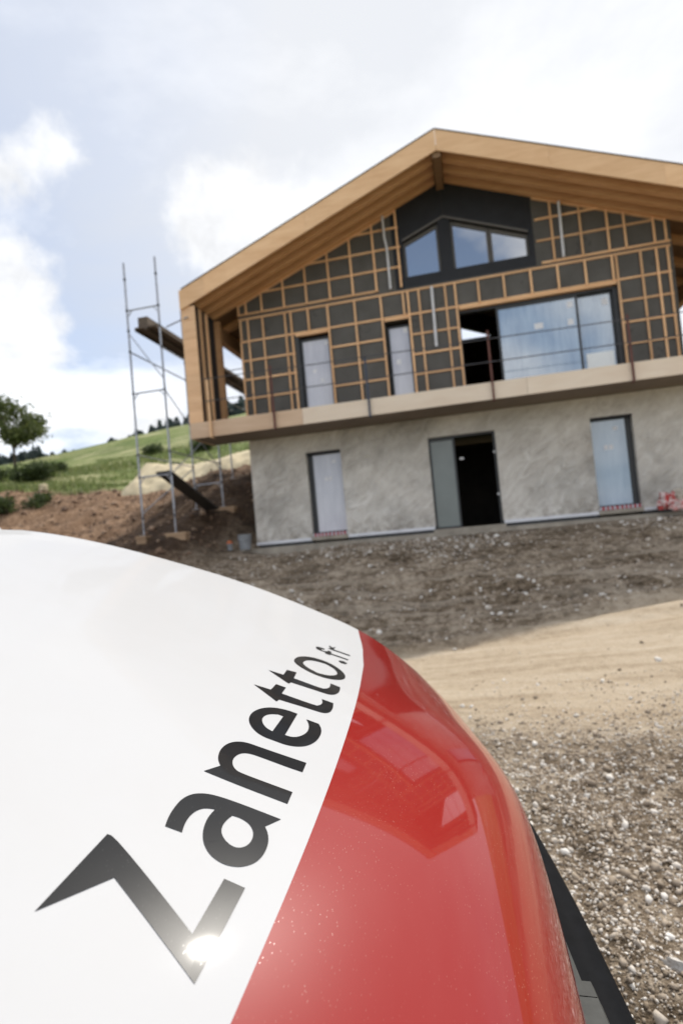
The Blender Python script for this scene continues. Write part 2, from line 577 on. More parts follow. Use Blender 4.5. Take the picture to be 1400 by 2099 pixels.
# ------------------------------------------------------------------ terrain
CTRL = [  # x, y, height: measured spots of the site
    (-3, -14, -1.5), (3, -14, -1.5), (0, -10.5, -1.51), (4, -10, -1.45), (-4, -10, -1.5), (-3, -16, -1.5), (5, -16, -1.5),
    (-0.97, -6.1, -1.51), (0.03, -5.8, -1.40), (1.23, -5.46, -1.27), (2.46, -5.1, -1.13), (4.5, -4.6, -0.98), (-3.5, -6.6, -1.5), (7, -5, -0.85),
    (-1, -8.3, -1.53), (2, -8, -1.46), (5, -8, -1.3),
    (-3, -3, -0.85), (0, -3, -0.82), (3, -2.5, -0.62), (6, -2, -0.5),
    (-5.5, 1.1, -0.17), (-3, 1.1, -0.17), (0, 1.1, -0.17), (3, 1.1, -0.15), (5.5, 1.1, -0.12), (8, 1, 0.0), (12, 2, 0.2),
    (-5, 0, -0.25), (0, 0, -0.3), (4, 0, -0.25),
    (-5, 4, -0.4), (0, 5, -0.4), (5, 4, -0.4), (-5, 9, -0.4), (5, 9, -0.4),
    (-7.95, 0, 0.26), (-7.05, 0, 0.26), (-6.2, 0.2, -0.05), (-7.9, 3, 1.22), (-7.05, 3, 1.22), (-6.1, 3.2, 0.45), (-6.3, 6, 1.6), (-7.9, 6, 2.35),
    (-8.39, 9, 3.1), (-9.74, 7, 2.72), (-9.65, 5, 1.86), (-9.85, 3.5, 1.28), (-10.27, 2, 0.56), (-9.2, 0.6, 0.4), (-6.6, 10, 2.6),
    (-11.6, 7.5, 2.1), (-11.8, 5, 1.35), (-12.5, 3, 0.8),
    (-8, -5, -0.7), (-9, -10, -1.2), (-14, -3, 0.0), (-14, -10, -1.0), (-20, -5, 0.4),
    (-15, 4, 1.15), (-20, 4, 1.5), (-15, 8, 2.25), (-19, 8, 2.4), (-16, 12, 3.1), (-19.9, 12, 3.38), (-22.7, 12, 3.7), (-27, 13, 4.1), (-12, 12, 2.9), (-8, 13, 3.0),
    (-16, 18, 4.1), (-24, 18, 4.7), (-10, 18, 4.1), (-30, 24, 6.3), (-20, 26, 6.3), (-10, 26, 6.4), (0, 24, 4.5), (12, 24, 4.5), (10, 14, 1.6), (0, 13, 0.6),
    (-54, 50, 11.2), (-38, 50, 12.6), (-30, 50, 13.2), (-15, 50, 13.8), (10, 50, 13.0), (40, 50, 11.0),
    (-83, 80, 18.4), (-73, 80, 17.8), (-67, 80, 18.2), (-56, 80, 20.3), (-45, 80, 21.6), (-20, 80, 23), (20, 80, 22), (60, 80, 18),
    (-100, 110, 19), (-60, 110, 20), (-20, 110, 22), (30, 110, 20), (-120, 60, 14), (-60, 10, 4), (-60, -30, -1), (60, -30, -2), (60, 20, 3), (0, -60, -3), (0, -200, -6),
    (-200, -100, -4), (200, -100, -5), (-250, 250, 12), (250, 250, 12), (0, 300, 14), (-350, 0, 4), (350, 0, 2),
]
_cp = np.array(CTRL, dtype=np.float64)


def _phi(a, b):
    d2 = ((a[:, None, :] - b[None, :, :]) ** 2).sum(-1)
    return np.sqrt(d2 + 0.8 ** 2)


_n = len(_cp)
_A = np.zeros((_n + 3, _n + 3))
_A[:_n, :_n] = _phi(_cp[:, :2], _cp[:, :2])
_A[:_n, _n] = 1
_A[:_n, _n + 1:] = _cp[:, :2]
_A[_n:, :_n] = _A[:_n, _n:].T
_w = np.linalg.solve(_A, np.concatenate([_cp[:, 2], np.zeros(3)]))


def base_height(xy):
    xy = np.atleast_2d(np.asarray(xy, dtype=np.float64))
    out = np.empty(len(xy))
    for i in range(0, len(xy), 20000):
        q = xy[i:i + 20000]
        out[i:i + 20000] = _phi(q, _cp[:, :2]) @ _w[:_n] + _w[_n] + q @ _w[_n + 1:]
    x, y = xy[:, 0], xy[:, 1]
    inside = (x > -5.35) & (x < 5.35) & (y > 1.45) & (y < 10.7)
    out = np.where(inside, np.minimum(out, -0.35), out)
    apron = (x > -5.9) & (x < 5.9) & (y > 0.6) & (y <= 1.45)
    out = np.where(apron, np.minimum(out, -0.14), out)
    return out


def _hash2(ix, iy, seed):
    h = (ix.astype(np.int64) * 374761393 + iy.astype(np.int64) * 668265263 + seed * 974634777) & 0x7fffffff
    h = ((h ^ (h >> 13)) * 1274126177) & 0x7fffffff
    return ((h ^ (h >> 16)) & 0xffff) / 65535.0


def vnoise(x, y, seed=0):
    ix, iy = np.floor(x), np.floor(y)
    fx, fy = x - ix, y - iy
    fx = fx * fx * fx * (fx * (fx * 6 - 15) + 10)
    fy = fy * fy * fy * (fy * (fy * 6 - 15) + 10)
    a, b = _hash2(ix, iy, seed), _hash2(ix + 1, iy, seed)
    c, d = _hash2(ix, iy + 1, seed), _hash2(ix + 1, iy + 1, seed)
    return (a * (1 - fx) + b * fx) * (1 - fy) + (c * (1 - fx) + d * fx) * fy - 0.5


def fbm(x, y, f, octv=4, seed=0, gain=0.5):
    s, a = 0, 1.0
    for k in range(octv):
        s = s + a * vnoise(x * f + 13.7 * k, y * f - 7.3 * k, seed + k)
        f *= 2.03
        a *= gain
    return s


def sstep(a, b, x):
    t = np.clip((x - a) / (b - a), 0, 1)
    return t * t * (3 - 2 * t)


def zones(x, y):
    """how far a spot is grass, dug brown soil, beaten pale track"""
    wob = 1.6 * fbm(x, y, 0.25, 3, 5)
    edge_y = 12.2 + wob * 0.7 + 0.05 * (x + 18)
    grass = sstep(-0.5, 0.8, y - edge_y)
    grass = np.maximum(grass, sstep(16, 24, np.abs(x + 2)) * sstep(-14, -22, x) * sstep(14, 20, y - 0 * x))
    grass = np.maximum(grass, sstep(11, 16, x + wob))
    grass = np.maximum(grass, sstep(-24, -30, y))
    grass = np.maximum(grass, sstep(-24, -32, x + wob))
    soil = sstep(-5.6, -7.2, x + 0.4 * wob) * sstep(-6, -2.5, y + wob)
    soil = np.maximum(soil, sstep(2.0, 3.0, y)) * (1 - grass)
    track = sstep(-9.5, -8.3, y + 0.5 * wob + 0.04 * x) * sstep(-5.2, -6.1, y - 0.29 * x + 0.25 * wob) * (1 - soil) * (1 - grass)  # far edge follows the house's shadow, so shade is partly in the colour
    return grass, soil, track


def height(x, y):
    x = np.asarray(x, dtype=np.float64)
    y = np.asarray(y, dtype=np.float64)
    z = base_height(np.stack([x.ravel(), y.ravel()], -1)).reshape(x.shape)
    g, s, t = zones(x, y)
    rough = 0.085 * (1 - 0.85 * t) * (1 - g) + 0.16 * s
    near_house = 1 - sstep(-0.6, 0.6, y) * sstep(6.3, 5.7, np.abs(x)) * sstep(3, 1.6, y)
    z = z + near_house * (rough * fbm(x, y, 1.3, 4, 1) + 0.35 * rough * fbm(x, y, 6.0, 3, 9))
    z = z + s * 0.35 * fbm(x, y, 0.42, 3, 3) * sstep(-10.5, -12.5, x)
    z = z + g * (0.5 * fbm(x, y, 0.09, 4, 21) + 0.16 * fbm(x, y, 0.7, 3, 22))
    # wheel ruts that run along the front of the house
    band = sstep(-6.3, -5.2, y) * sstep(-0.6, -1.8, y) * sstep(-6, -4, x)
    q = y - 0.10 * x + 0.55 * fbm(x, y, 0.22, 2, 31)
    z = z + band * 0.06 * np.sin(q * 9.5) * (0.4 + 1.2 * np.abs(fbm(x, y, 0.5, 2, 33)))
    d = y - 0.29 * x + 5.45 + 0.25 * fbm(x, y, 0.5, 2, 35)
    z = z + 0.07 * np.exp(-(d / 0.22) ** 2) * (0.6 + fbm(x, y, 2.0, 2, 36)) * sstep(-6, -3, x)
    return z


def gz(x, y):
    return float(height(np.array([float(x)]), np.array([float(y)]))[0])


def axis(parts, lo, hi, grow=1.16):
    a = []
    for s, e, st in parts:
        a += list(np.arange(s, e - 1e-6, st))
    a.append(parts[-1][1])
    st = parts[-1][2]
    while a[-1] < hi:
        st *= grow
        a.append(a[-1] + st)
    st = parts[0][2]
    b = [a[0]]
    while b[-1] > lo:
        st *= grow
        b.append(b[-1] - st)
    return np.array(b[:0:-1] + a)


def build_ground():
    xs = axis([(-24, -11, 0.24), (-11, -4, 0.13), (-4, -1, 0.12), (-1, 5, 0.06), (5, 10, 0.16)], -520, 520)
    ys = axis([(-14.5, -1, 0.06), (-1, 5, 0.12), (5, 18, 0.2), (18, 40, 0.6), (40, 120, 1.6)], -420, 520)
    X, Y = np.meshgrid(xs, ys)
    Z = height(X, Y)
    nx, ny = len(xs), len(ys)
    V = np.stack([X.ravel(), Y.ravel(), Z.ravel()], -1)
    i = np.arange(ny - 1)[:, None] * nx + np.arange(nx - 1)[None, :]
    i = i.ravel()
    Fa = np.stack([i, i + 1, i + 1 + nx, i + nx], -1)
    o = from_arrays('ground', V, Fa, None, None, 180)
    g, s, t = zones(X.ravel(), Y.ravel())
    xx, yy = X.ravel(), Y.ravel()
    mound_shade = sstep(-10.6, -9.0, xx + 0.5 * fbm(xx, yy, 0.8, 3, 71)) * sstep(-2.5, -0.5, yy) * sstep(10.5, 7.0, yy - 0.55 * (xx + 8))  # shade of the house on the mound, painted into the soil colour
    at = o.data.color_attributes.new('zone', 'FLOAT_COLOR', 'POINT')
    at.data.foreach_set('color', np.stack([g, s, t, mound_shade], -1).astype(np.float32).ravel())
    m, n, p = new_mat('site_ground')
    tc = n.n('ShaderNodeTexCoord')
    ob = tc.outputs['Object']
    va = n.n('ShaderNodeVertexColor')
    va.layer_name = 'zone'
    sp = n.n('ShaderNodeSeparateColor')
    n.l(va.outputs[0], sp.inputs[0])
    n1 = n.noise(ob, 1.1, 7, 0.62)
    n2 = n.noise(ob, 9.0, 6, 0.65)
    n3 = n.noise(ob, 46.0, 5, 0.65)
    f = n.math('ADD', n.math('MULTIPLY', n1, 0.30), n.math('ADD', n.math('MULTIPLY', n2, 0.42), n.math('MULTIPLY', n3, 0.28)))
    gravel = n.ramp(f, [(0.41, (0.055, 0.039, 0.024)), (0.49, (0.185, 0.138, 0.092)), (0.57, (0.42, 0.345, 0.26))])
    soil0 = n.ramp(f, [(0.38, (0.060, 0.033, 0.019)), (0.50, (0.19, 0.115, 0.068)), (0.60, (0.36, 0.245, 0.16))])
    mound_dim = n.ramp(va.outputs['Alpha'], [(0.0, 1.0), (1.0, 0.36)])  # darkens the soil colour where the house shades the mound
    soil = n.mix(1.0, soil0, mound_dim, 'MULTIPLY')
    st = n.noise(n.mapping(ob, (0.35, 2.2, 1.0), rot=(0, 0, 0.12)), 1.6, 6, 0.6, 0.4)
    tf = n.math('ADD', n.math('MULTIPLY', st, 0.5), n.math('ADD', n.math('MULTIPLY', n2, 0.25), n.math('MULTIPLY', n3, 0.25)))
    track = n.ramp(tf, [(0.33, (0.30, 0.225, 0.145)), (0.50, (0.50, 0.40, 0.285)), (0.66, (0.62, 0.525, 0.40))])
    g1 = n.noise(ob, 0.12, 5, 0.6)
    g2 = n.noise(ob, 2.4, 6, 0.7)
    gs = n.noise(n.mapping(ob, (0.25, 1.0, 1.0), rot=(0, 0, -0.5)), 0.35, 4, 0.6, 0.5)
    grass = n.ramp(n.math('ADD', n.math('MULTIPLY', g1, 0.5), n.math('MULTIPLY', g2, 0.5)), [(0.36, (0.065, 0.095, 0.022)), (0.50, (0.125, 0.165, 0.045)), (0.64, (0.215, 0.235, 0.085))])
    dry = n.ramp(n.math('ADD', n.math('MULTIPLY', gs, 0.75), n.math('MULTIPLY', g2, 0.25)), [(0.49, 0.0), (0.60, 0.85)])
    grass = n.mix(dry, grass, (0.37, 0.35, 0.19))
    # dried pale clay dragged along by wheels
    sx = n.n('ShaderNodeSeparateXYZ')
    n.l(ob, sx.inputs[0])
    band = n.math('MULTIPLY', n.ramp(n.math('MULTIPLY', n.math('ADD', sx.outputs[1], 7.0), 0.125), [(0.12, 0.0), (0.24, 1.0), (0.50, 1.0), (0.70, 0.0)]), 0.5)
    ck = n.noise(n.mapping(ob, (0.22, 3.4, 1.0), rot=(0, 0, 0.22)), 1.5, 7, 0.66, 0.8)
    gravel = n.mix(n.math('MULTIPLY', n.ramp(ck, [(0.47, 0.0), (0.60, 1.0)]), band), gravel, (0.44, 0.375, 0.295))
    c = n.mix(sp.outputs[2], gravel, track)
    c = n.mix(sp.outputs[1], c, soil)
    c = n.mix(sp.outputs[0], c, grass)
    n.l(c, p.inputs['Base Color'])
    p.inputs['Roughness'].default_value = 0.95
    p.inputs['Specular IOR Level'].default_value = 0.2
    b = n.n('ShaderNodeBump')
    b.inputs['Strength'].default_value = 1.0
    b.inputs['Distance'].default_value = 0.05
    n.l(n.math('ADD', n2, n.math('MULTIPLY', n3, 0.6)), b.inputs['Height'])
    n.l(b.outputs[0], p.inputs['Normal'])
    o.data.materials.append(m)
    tag(o, kind='structure')
    return o


build_ground()


def stone_mat(name, c1, c2, c3):
    m, t, p = new_mat(name)
    g = t.n('ShaderNodeNewGeometry')
    tc = t.n('ShaderNodeTexCoord')
    r = t.ramp(g.outputs['Random Per Island'], [(0.0, c1), (0.55, c2), (1.0, c3)])
    k = t.ramp(t.noise(tc.outputs['Object'], 60, 5, 0.6), [(0.3, 0.75), (0.7, 1.12)])
    t.l(t.mix(1.0, r, k, 'MULTIPLY'), p.inputs['Base Color'])
    p.inputs['Roughness'].default_value = 0.85
    return m


M['stone'] = stone_mat('pale_limestone', (0.20, 0.15, 0.10), (0.42, 0.345, 0.265), (0.82, 0.78, 0.72))
M['clod'] = stone_mat('earth_clod', (0.075, 0.042, 0.024), (0.17, 0.10, 0.06), (0.33, 0.23, 0.155))


def ico(sub):
    bm = bmesh.new()
    bmesh.ops.create_icosphere(bm, subdivisions=sub, radius=1.0)
    V = np.array([v.co[:] for v in bm.verts])
    Fa = np.array([[v.index for v in f.verts] for f in bm.faces])
    bm.free()
    return V, Fa


def rock_shapes(sub, k, seed):
    r = np.random.default_rng(seed)
    V, Fa = ico(sub)
    out = []
    for _ in range(k):
        W = V.copy()
        for _ in range(8):                      # flat knocked-off sides
            d = r.normal(size=3)
            d /= np.linalg.norm(d)
            h = r.uniform(0.30, 0.80)
            over = np.maximum(W @ d - h, 0)
            W -= over[:, None] * d
        W *= 1 + 0.10 * r.normal(size=(len(W), 1))
        W *= np.array([1.0, r.uniform(0.6, 0.95), r.uniform(0.4, 0.75)])
        out.append(W)
    return out, Fa


def rot_mats(n, r):
    a, b, c = r.uniform(0, 6.283, n), r.normal(0, 0.45, n), r.normal(0, 0.45, n)
    ca, sa, cb, sb, cc, sc_ = np.cos(a), np.sin(a), np.cos(b), np.sin(b), np.cos(c), np.sin(c)
    Rz = np.stack([np.stack([ca, -sa, 0 * a], -1), np.stack([sa, ca, 0 * a], -1), np.stack([0 * a, 0 * a, 1 + 0 * a], -1)], 1)
    Rx = np.stack([np.stack([1 + 0 * a, 0 * a, 0 * a], -1), np.stack([0 * a, cb, -sb], -1), np.stack([0 * a, sb, cb], -1)], 1)
    Ry = np.stack([np.stack([cc, 0 * a, sc_], -1), np.stack([0 * a, 1 + 0 * a, 0 * a], -1), np.stack([-sc_, 0 * a, cc], -1)], 1)
    return Rz @ Rx @ Ry


def scatter(name, mat, x, y, size, sub, seed, sink=0.25, label=None, cat=None):
    r = np.random.default_rng(seed)
    shapes, Fa = rock_shapes(sub, 10, seed)
    n = len(x)
    z = height(x, y)
    Rm = rot_mats(n, r)
    which = r.integers(0, len(shapes), n)
    S = np.stack(shapes)[which] * size[:, None, None]
    V = np.einsum('nij,nkj->nki', Rm, S) + np.stack([x, y, z + size * (0.5 - sink)], -1)[:, None, :]
    nv = S.shape[1]
    Fb = (Fa[None] + (np.arange(n) * nv)[:, None, None]).reshape(-1, 3)
    o = from_arrays(name, V.reshape(-1, 3), Fb, mat)
    return tag(o, label, cat, kind='stuff')


def build_stones():
    r = np.random.default_rng(3)
    # fine gravel in front of the van
    n = 185000
    x, y = r.uniform(-0.2, 4.6, n), r.uniform(-12.4, -7.4, n)
    keep = (r.uniform(size=n) < (0.03 + 0.97 * sstep(-7.7, -10.4, y + 1.6 * fbm(x, y, 0.7, 3, 61)))) & (x < 0.9 + (y + 12.4) * 0.70)
    x, y = x[keep], y[keep]
    size = np.clip(np.exp(r.normal(math.log(0.0064), 0.58, len(x))), 0.0028, 0.036)
    scatter('gravel', 'stone', x, y, size, 1, 5, 0.30, 'loose pale gravel on the ground beside the van nose', 'gravel')
    # bigger stones strewn over the shaded bank and the track
    n = 26000
    x, y = r.uniform(-5.5, 9, n), r.uniform(-8.5, 0.7, n)
    dens = np.where(y > -5.6 + 0.29 * x, 0.18 + 1.5 * np.clip(fbm(x, y, 0.45, 3, 44) + 0.22, 0, 1), 0.02)
    keep = r.uniform(size=n) < dens
    x, y = x[keep], y[keep]
    size = np.clip(np.exp(r.normal(math.log(0.020), 0.55, len(x))), 0.008, 0.085)
    scatter('rubble', 'stone', x, y, size, 1, 6, 0.35, 'pale stones strewn over the shaded earth in front of the house', 'rubble')
    n = 3600
    x, y = r.uniform(-26, -6.2, n), r.uniform(-3, 12.5, n)
    keep = (zones(x, y)[1] > 0.5)
    x, y = x[keep], y[keep]
    size = np.clip(np.exp(r.normal(math.log(0.06), 0.55, len(x))), 0.02, 0.24)
    scatter('soil_clods', 'clod', x, y, size, 1, 8, 0.35, 'brown clods of dug earth on the bank beside the house', 'soil')


build_stones()


def big_stone(px_x, px_y, size, seed, label):
    shapes, Fa = rock_shapes(3, 1, seed)
    W = shapes[0] * size
    z = gz(px_x, px_y)
    V = W + np.array([px_x, px_y, z + size * 0.22])
    o = from_arrays('stone', V, Fa, 'stone_big', None, 40)
    return tag(o, label, 'stone')


M['stone_big'] = plain('grey_limestone', (0.50, 0.475, 0.44), 0.85, var=0.25, scale=25, bump=0.4)
big_stone(0.492, -11.25, 0.052, 15, 'large pale angular stone lying in the gravel beside the van bumper')


# ------------------------------------------------------------------ the house
B = 1.35            # depth of the balcony: wall plane behind the front frame
SL = 0.395          # roof pitch


def wall_holes(name, mat, parent, x0, x1, z0, z1, y0, y1, holes):
    xs = sorted({x0, x1, *[h[0] for h in holes], *[h[1] for h in holes]})
    zs = sorted({z0, z1, *[h[2] for h in holes], *[h[3] for h in holes]})
    nx, nz = len(xs) - 1, len(zs) - 1

    def solid(i, k):
        if not (0 <= i < nx and 0 <= k < nz):
            return False
        cx, cz = (xs[i] + xs[i + 1]) / 2, (zs[k] + zs[k + 1]) / 2
        return not any(h[0] < cx < h[1] and h[2] < cz < h[3] for h in holes)
    m = MB()
    for i in range(nx):
        for k in range(nz):
            if not solid(i, k):
                continue
            a, b, c, d = xs[i], xs[i + 1], zs[k], zs[k + 1]
            m.face([(a, y0, c), (b, y0, c), (b, y0, d), (a, y0, d)])
            m.face([(a, y1, c), (a, y1, d), (b, y1, d), (b, y1, c)])
            if not solid(i - 1, k):
                m.face([(a, y0, c), (a, y0, d), (a, y1, d), (a, y1, c)])
            if not solid(i + 1, k):
                m.face([(b, y0, c), (b, y1, c), (b, y1, d), (b, y0, d)])
            if not solid(i, k - 1):
                m.face([(a, y0, c), (a, y1, c), (b, y1, c), (b, y0, c)])
            if not solid(i, k + 1):
                m.face([(a, y0, d), (b, y0, d), (b, y1, d), (a, y1, d)])
    return m.build(name, mat, parent)


def build_house():
    H = empty('house', (0, B, 0), 'unfinished timber house with battened gable over a grey plastered ground floor', 'house')
    rz = lambda x, top: top - SL * abs(x)

    # --- ground floor
    doors = [(-4.0, -3.09, 0.09, 2.25), (-0.89, 0.71, -0.02, 2.25), (2.86, 3.77, 0.09, 2.25)]
    wall_holes('ground_floor_wall', 'plaster', H, -5.5, 5.75, 0.075, 2.735, B, B + 0.34, [(a, b, max(c, 0.075) if c > 0 else 0.075, d) for a, b, c, d in doors])
    box('side_wall', 'plaster', H, -5.5, -5.16, B + 0.342, 10.8, -0.3, 2.735)
    box('side_wall', 'plaster', H, 5.41, 5.75, B + 0.342, 10.8, -0.3, 2.735)
    box('footing', 'concrete', H, -5.95, 5.9, 0.98, B + 0.32, -0.5, -0.075)
    for a, b in ((-5.46, -4.0), (-3.09, -0.89), (0.71, 2.86), (3.77, 5.7)):
        box('plinth', 'frame', H, a, b, B + 0.03, B + 0.3, -0.073, 0.073)
    for a, b in ((-5.5, -4.03), (-3.07, -0.91), (0.73, 2.84), (3.8, 4.06)):
        box('base_flashing', 'flash', H, a, b, B - 0.03, B + 0.028, 0.003, 0.078)
    box('interior_floor', 'concrete', H, -5.15, 5.4, B + 0.32, 8.0, -0.12, -0.01)
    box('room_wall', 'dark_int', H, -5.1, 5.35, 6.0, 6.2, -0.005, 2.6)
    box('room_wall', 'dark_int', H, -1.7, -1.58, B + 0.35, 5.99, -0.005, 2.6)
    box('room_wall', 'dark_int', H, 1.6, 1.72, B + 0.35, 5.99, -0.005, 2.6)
    box('threshold', 'concrete', H, -0.93, 0.75, 1.06, B + 0.33, -0.07, -0.008)

    def door_leaf(a, b, z0, z1, mat, y, fr='frame', w=0.055, name='window', parent=H):
        f = MB()
        f.box(a, a + w, y, y + 0.07, z0, z1).box(b - w, b, y, y + 0.07, z0, z1)
        f.box(a + w, b - w, y, y + 0.07, z0, z0 + w).box(a + w, b - w, y, y + 0.07, z1 - w, z1)
        o = f.build(name, fr, parent)
        MB().box(a + w - .004, b - w + .004, y + 0.02, y + 0.05, z0 + w - .004, z1 - w + .004).build('pane', mat, o)
        return o

    def sticker(o, x, z, w, h, y):
        box('sticker', 'sticker', o, x - w / 2, x + w / 2, y - 0.004, y, z - h / 2, z + h / 2)

    for a, b, x in ((-4.0, -3.09, -3.5), (2.86, 3.77, 3.24)):
        film = 'glass_film' if a < 0 else 'glass_sky_tint2'
        o = door_leaf(a + (0.10 if a < 0 else 0.004), b - (0.004 if a < 0 else 0.10), 0.17, 2.215, film, B + 0.17, w=0.03)
        box('reveal', 'frame', H, a + .002 if a < 0 else b - 0.10, a + 0.10 if a < 0 else b - .002, B + 0.16, B + 0.30, 0.09, 2.24)
        for k in (-0.055, 0.055):
            sticker(o, x + k, 1.55, 0.085, 0.11, B + 0.19)
        sticker(o, x + 0.18, 1.98, 0.10, 0.07, B + 0.19)
        box('threshold_tape', 'tape', H, a + 0.01, b - 0.01, B - 0.012, B + 0.16, 0.095, 0.168)
        box('sill', 'concrete', H, a - 0.02, b + 0.02, B - 0.05, B + 0.3, 0.0, 0.088)
        box('head_lining', 'membrane', H, a + .003, b - .003, B + 0.02, B + 0.16, 2.2, 2.248)
    # sliding door: left leaf closed, right half open to the dark
    o = door_leaf(-0.885, -0.26, 0.0, 2.20, 'gf_sash', B + 0.10, w=0.045, name='sliding_leaf')
    f = MB()
    f.box(-0.885, 0.705, B + 0.08, B + 0.26, 2.202, 2.248).box(0.655, 0.705, B + 0.08, B + 0.26, 0.0, 2.2)
    f.build('door_frame', 'frame', H)
    sticker(H, -0.12, 1.68, 0.10, 0.05, B + 0.2)
    sticker(H, 0.66, 1.74, 0.05, 0.05, B + 0.078)
    sticker(H, 0.66, 0.72, 0.05, 0.05, B + 0.078)

    # --- floor slab and balcony
    box('floor_slab', 'underside', H, -6.43, 6.43, 0.04, B + 0.02, 2.745, 3.04)
    box('floor_slab', 'underside', H, -5.48, 5.73, B + 0.03, 10.8, 2.745, 3.04)
    box('deck', 'foot_wood', H, -6.4, 6.4, 0.045, B - 0.01, 3.044, 3.075)
    for a, b, mt in ((-6.47, -3.625, 'fascia_mid'), (-3.62, 1.417, 'fascia_pale'), (1.423, 6.47, 'fascia_pale')):
        box('balcony_fascia', mt, H, a, b, 0.0, 0.04, 2.722, 3.10)
    box('balcony_fascia', 'fascia_mid', H, -6.47, -6.435, 0.042, B, 2.722, 3.10)
    box('balcony_fascia', 'fascia_mid', H, 6.435, 6.47, 0.042, B, 2.722, 3.10)

    # --- upper floor wall
    ups = [(-3.99, -3.11, 3.08, 5.30), (-1.67, -1.06, 3.08, 5.28), (0.17, 3.76, 3.08, 5.29)]
    wall_holes('upper_wall', 'board', H, -5.5, 5.0, 3.042, 6.03, B, B + 0.28, ups)
    box('side_wall', 'board', H, -5.5, -5.24, B + 0.282, 10.8, 3.042, 6.35)
    box('side_wall', 'board', H, 4.74, 5.0, B + 0.282, 10.8, 3.042, 6.50)
    g = MB()
    tp = lambda x: 8.66 - SL * abs(x)
    g.prism([(-5.5, 6.032), (-1.30, 6.032), (-1.30, tp(1.30)), (-5.5, tp(5.5))], B, B + 0.28)
    g.build('gable_board', 'board', H)
    g = MB()
    g.prism([(2.06, 6.032), (5.0, 6.032), (5.0, tp(5.0)), (2.06, tp(2.06))], B, B + 0.28)
    g.build('gable_board', 'board', H)
    wt = lambda x: 7.62 - 0.392 * abs(x)
    g = MB()
    g.prism([(-1.298, 6.032), (2.058, 6.032), (2.058, 6.31), (-1.298, 6.31)], B + .004, B + 0.28)
    g.prism([(-1.298, 6.312), (-1.04, 6.312), (-1.04, tp(1.04)), (-1.298, tp(1.298))], B + .004, B + 0.28)
    g.prism([(1.94, 6.312), (2.058, 6.312), (2.058, tp(2.058)), (1.94, tp(1.94))], B + .004, B + 0.28)
    g.prism([(-0.15, 6.312), (0.15, 6.312), (0.15, wt(0)), (-0.15, wt(0))], B + .004, B + 0.28)
    g.prism([(-1.038, wt(1.038)), (0, wt(0)), (0, tp(0)), (-1.038, tp(1.038))], B + .004, B + 0.28)
    g.prism([(0.002, wt(0)), (1.938, wt(1.938)), (1.938, tp(1.938)), (0.002, tp(0))], B + .004, B + 0.28)
    g.build('gable_membrane', 'membrane', H)
    # triangular gable panes in their frames
    for a, b in ((-1.035, -0.155), (0.155, 1.035), (1.055, 1.935)):
        fr = MB()
        w = 0.055
        y0, y1 = B + 0.10, B + 0.18
        fr.prism([(a, 6.315), (a + w, 6.315), (a + w, wt(a + w) - .01), (a, wt(a) - .01)], y0, y1)
        fr.prism([(b - w, 6.315), (b, 6.315), (b, wt(b) - .01), (b - w, wt(b - w) - .01)], y0, y1)
        fr.prism([(a + w, 6.315), (b - w, 6.315), (b - w, 6.315 + w * .7), (a + w, 6.315 + w * .7)], y0, y1)
        fr.prism([(a + w, wt(a + w) - .10), (b - w, wt(b - w) - .10), (b - w, wt(b - w) - .01), (a + w, wt(a + w) - .01)], y0, y1)
        o = fr.build('gable_window', 'frame_light', H)
        p = MB().prism([(a + w - .003, 6.35), (b - w + .003, 6.35), (b - w + .003, wt(b - w) - .097), (a + w - .003, wt(a + w) - .097)], y0 + 0.03, y0 + 0.05)
        p.build('pane', 'glass', o)
    for s in (-1, 1):
        e = 1.04 if s < 0 else 1.94
        pts = [(0, wt(0) - .003), (s * e, wt(e) - .003), (s * e, wt(e) + .05), (0, wt(0) + .05)]
        if s > 0:
            pts = pts[::1]
        MB().prism(pts if s > 0 else pts[::-1], B - 0.03, B + 0.003).build('head_board', 'frame_light', H)

    # --- upper doors and windows
    o = door_leaf(-3.92, -3.115, 3.09, 5.22, 'glass_film', B + 0.14, w=0.06)
    for x, z in ((-3.42, 4.10), (-3.22, 5.05), (-3.60, 4.36)):
        sticker(o, x, z, 0.09, 0.09, B + 0.16)
    o = door_leaf(-1.63, -1.065, 3.09, 5.18, 'glass_film', B + 0.14, w=0.045)
    for x, z in ((-1.42, 4.27), (-1.18, 5.05)):
        sticker(o, x, z, 0.12, 0.13, B + 0.16)
    o = door_leaf(1.03, 2.89, 3.09, 5.21, 'glass_sky_tint', B + 0.10, w=0.05, name='sliding_leaf')
    for x, z in ((1.98, 4.62), (2.72, 5.02), (2.70, 4.60)):
        sticker(o, x, z, 0.20 if x < 2 else 0.13, 0.14, B + 0.12)
    o = door_leaf(2.84, 3.67, 3.09, 5.21, 'glass_sky_tint', B + 0.175, w=0.05, name='fixed_leaf')
    sticker(o, 3.50, 4.98, 0.13, 0.15, B + 0.19)
    box('pale_sheet', 'glass_pale', o, 2.98, 3.58, B + 0.186, B + 0.194, 3.15, 3.80)
    f = MB()
    f.box(0.172, 3.758, B + 0.09, B + 0.26, 5.215, 5.288).box(3.672, 3.758, B + 0.09, B + 0.26, 3.08, 5.213)
    f.build('door_frame', 'frame', H)
    for a, b in ((-3.99, -3.11), (-1.67, -1.06), (0.17, 3.76)):
        box('head_lining', 'batten_h', H, a + .004, b - .004, B - 0.02, B + 0.088, 5.282, 5.335)
    box('jamb', 'frame', H, -3.988, -3.925, B + 0.02, B + 0.26, 3.08, 5.27)
    # rooms behind the upper openings
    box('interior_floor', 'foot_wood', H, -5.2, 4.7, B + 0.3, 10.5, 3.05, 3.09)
    wall_holes('back_wall', 'dark_int', H, -5.2, 4.7, 3.1, 7.34, 10.5, 10.7, [(2.4, 3.4, 3.1, 5.2)])
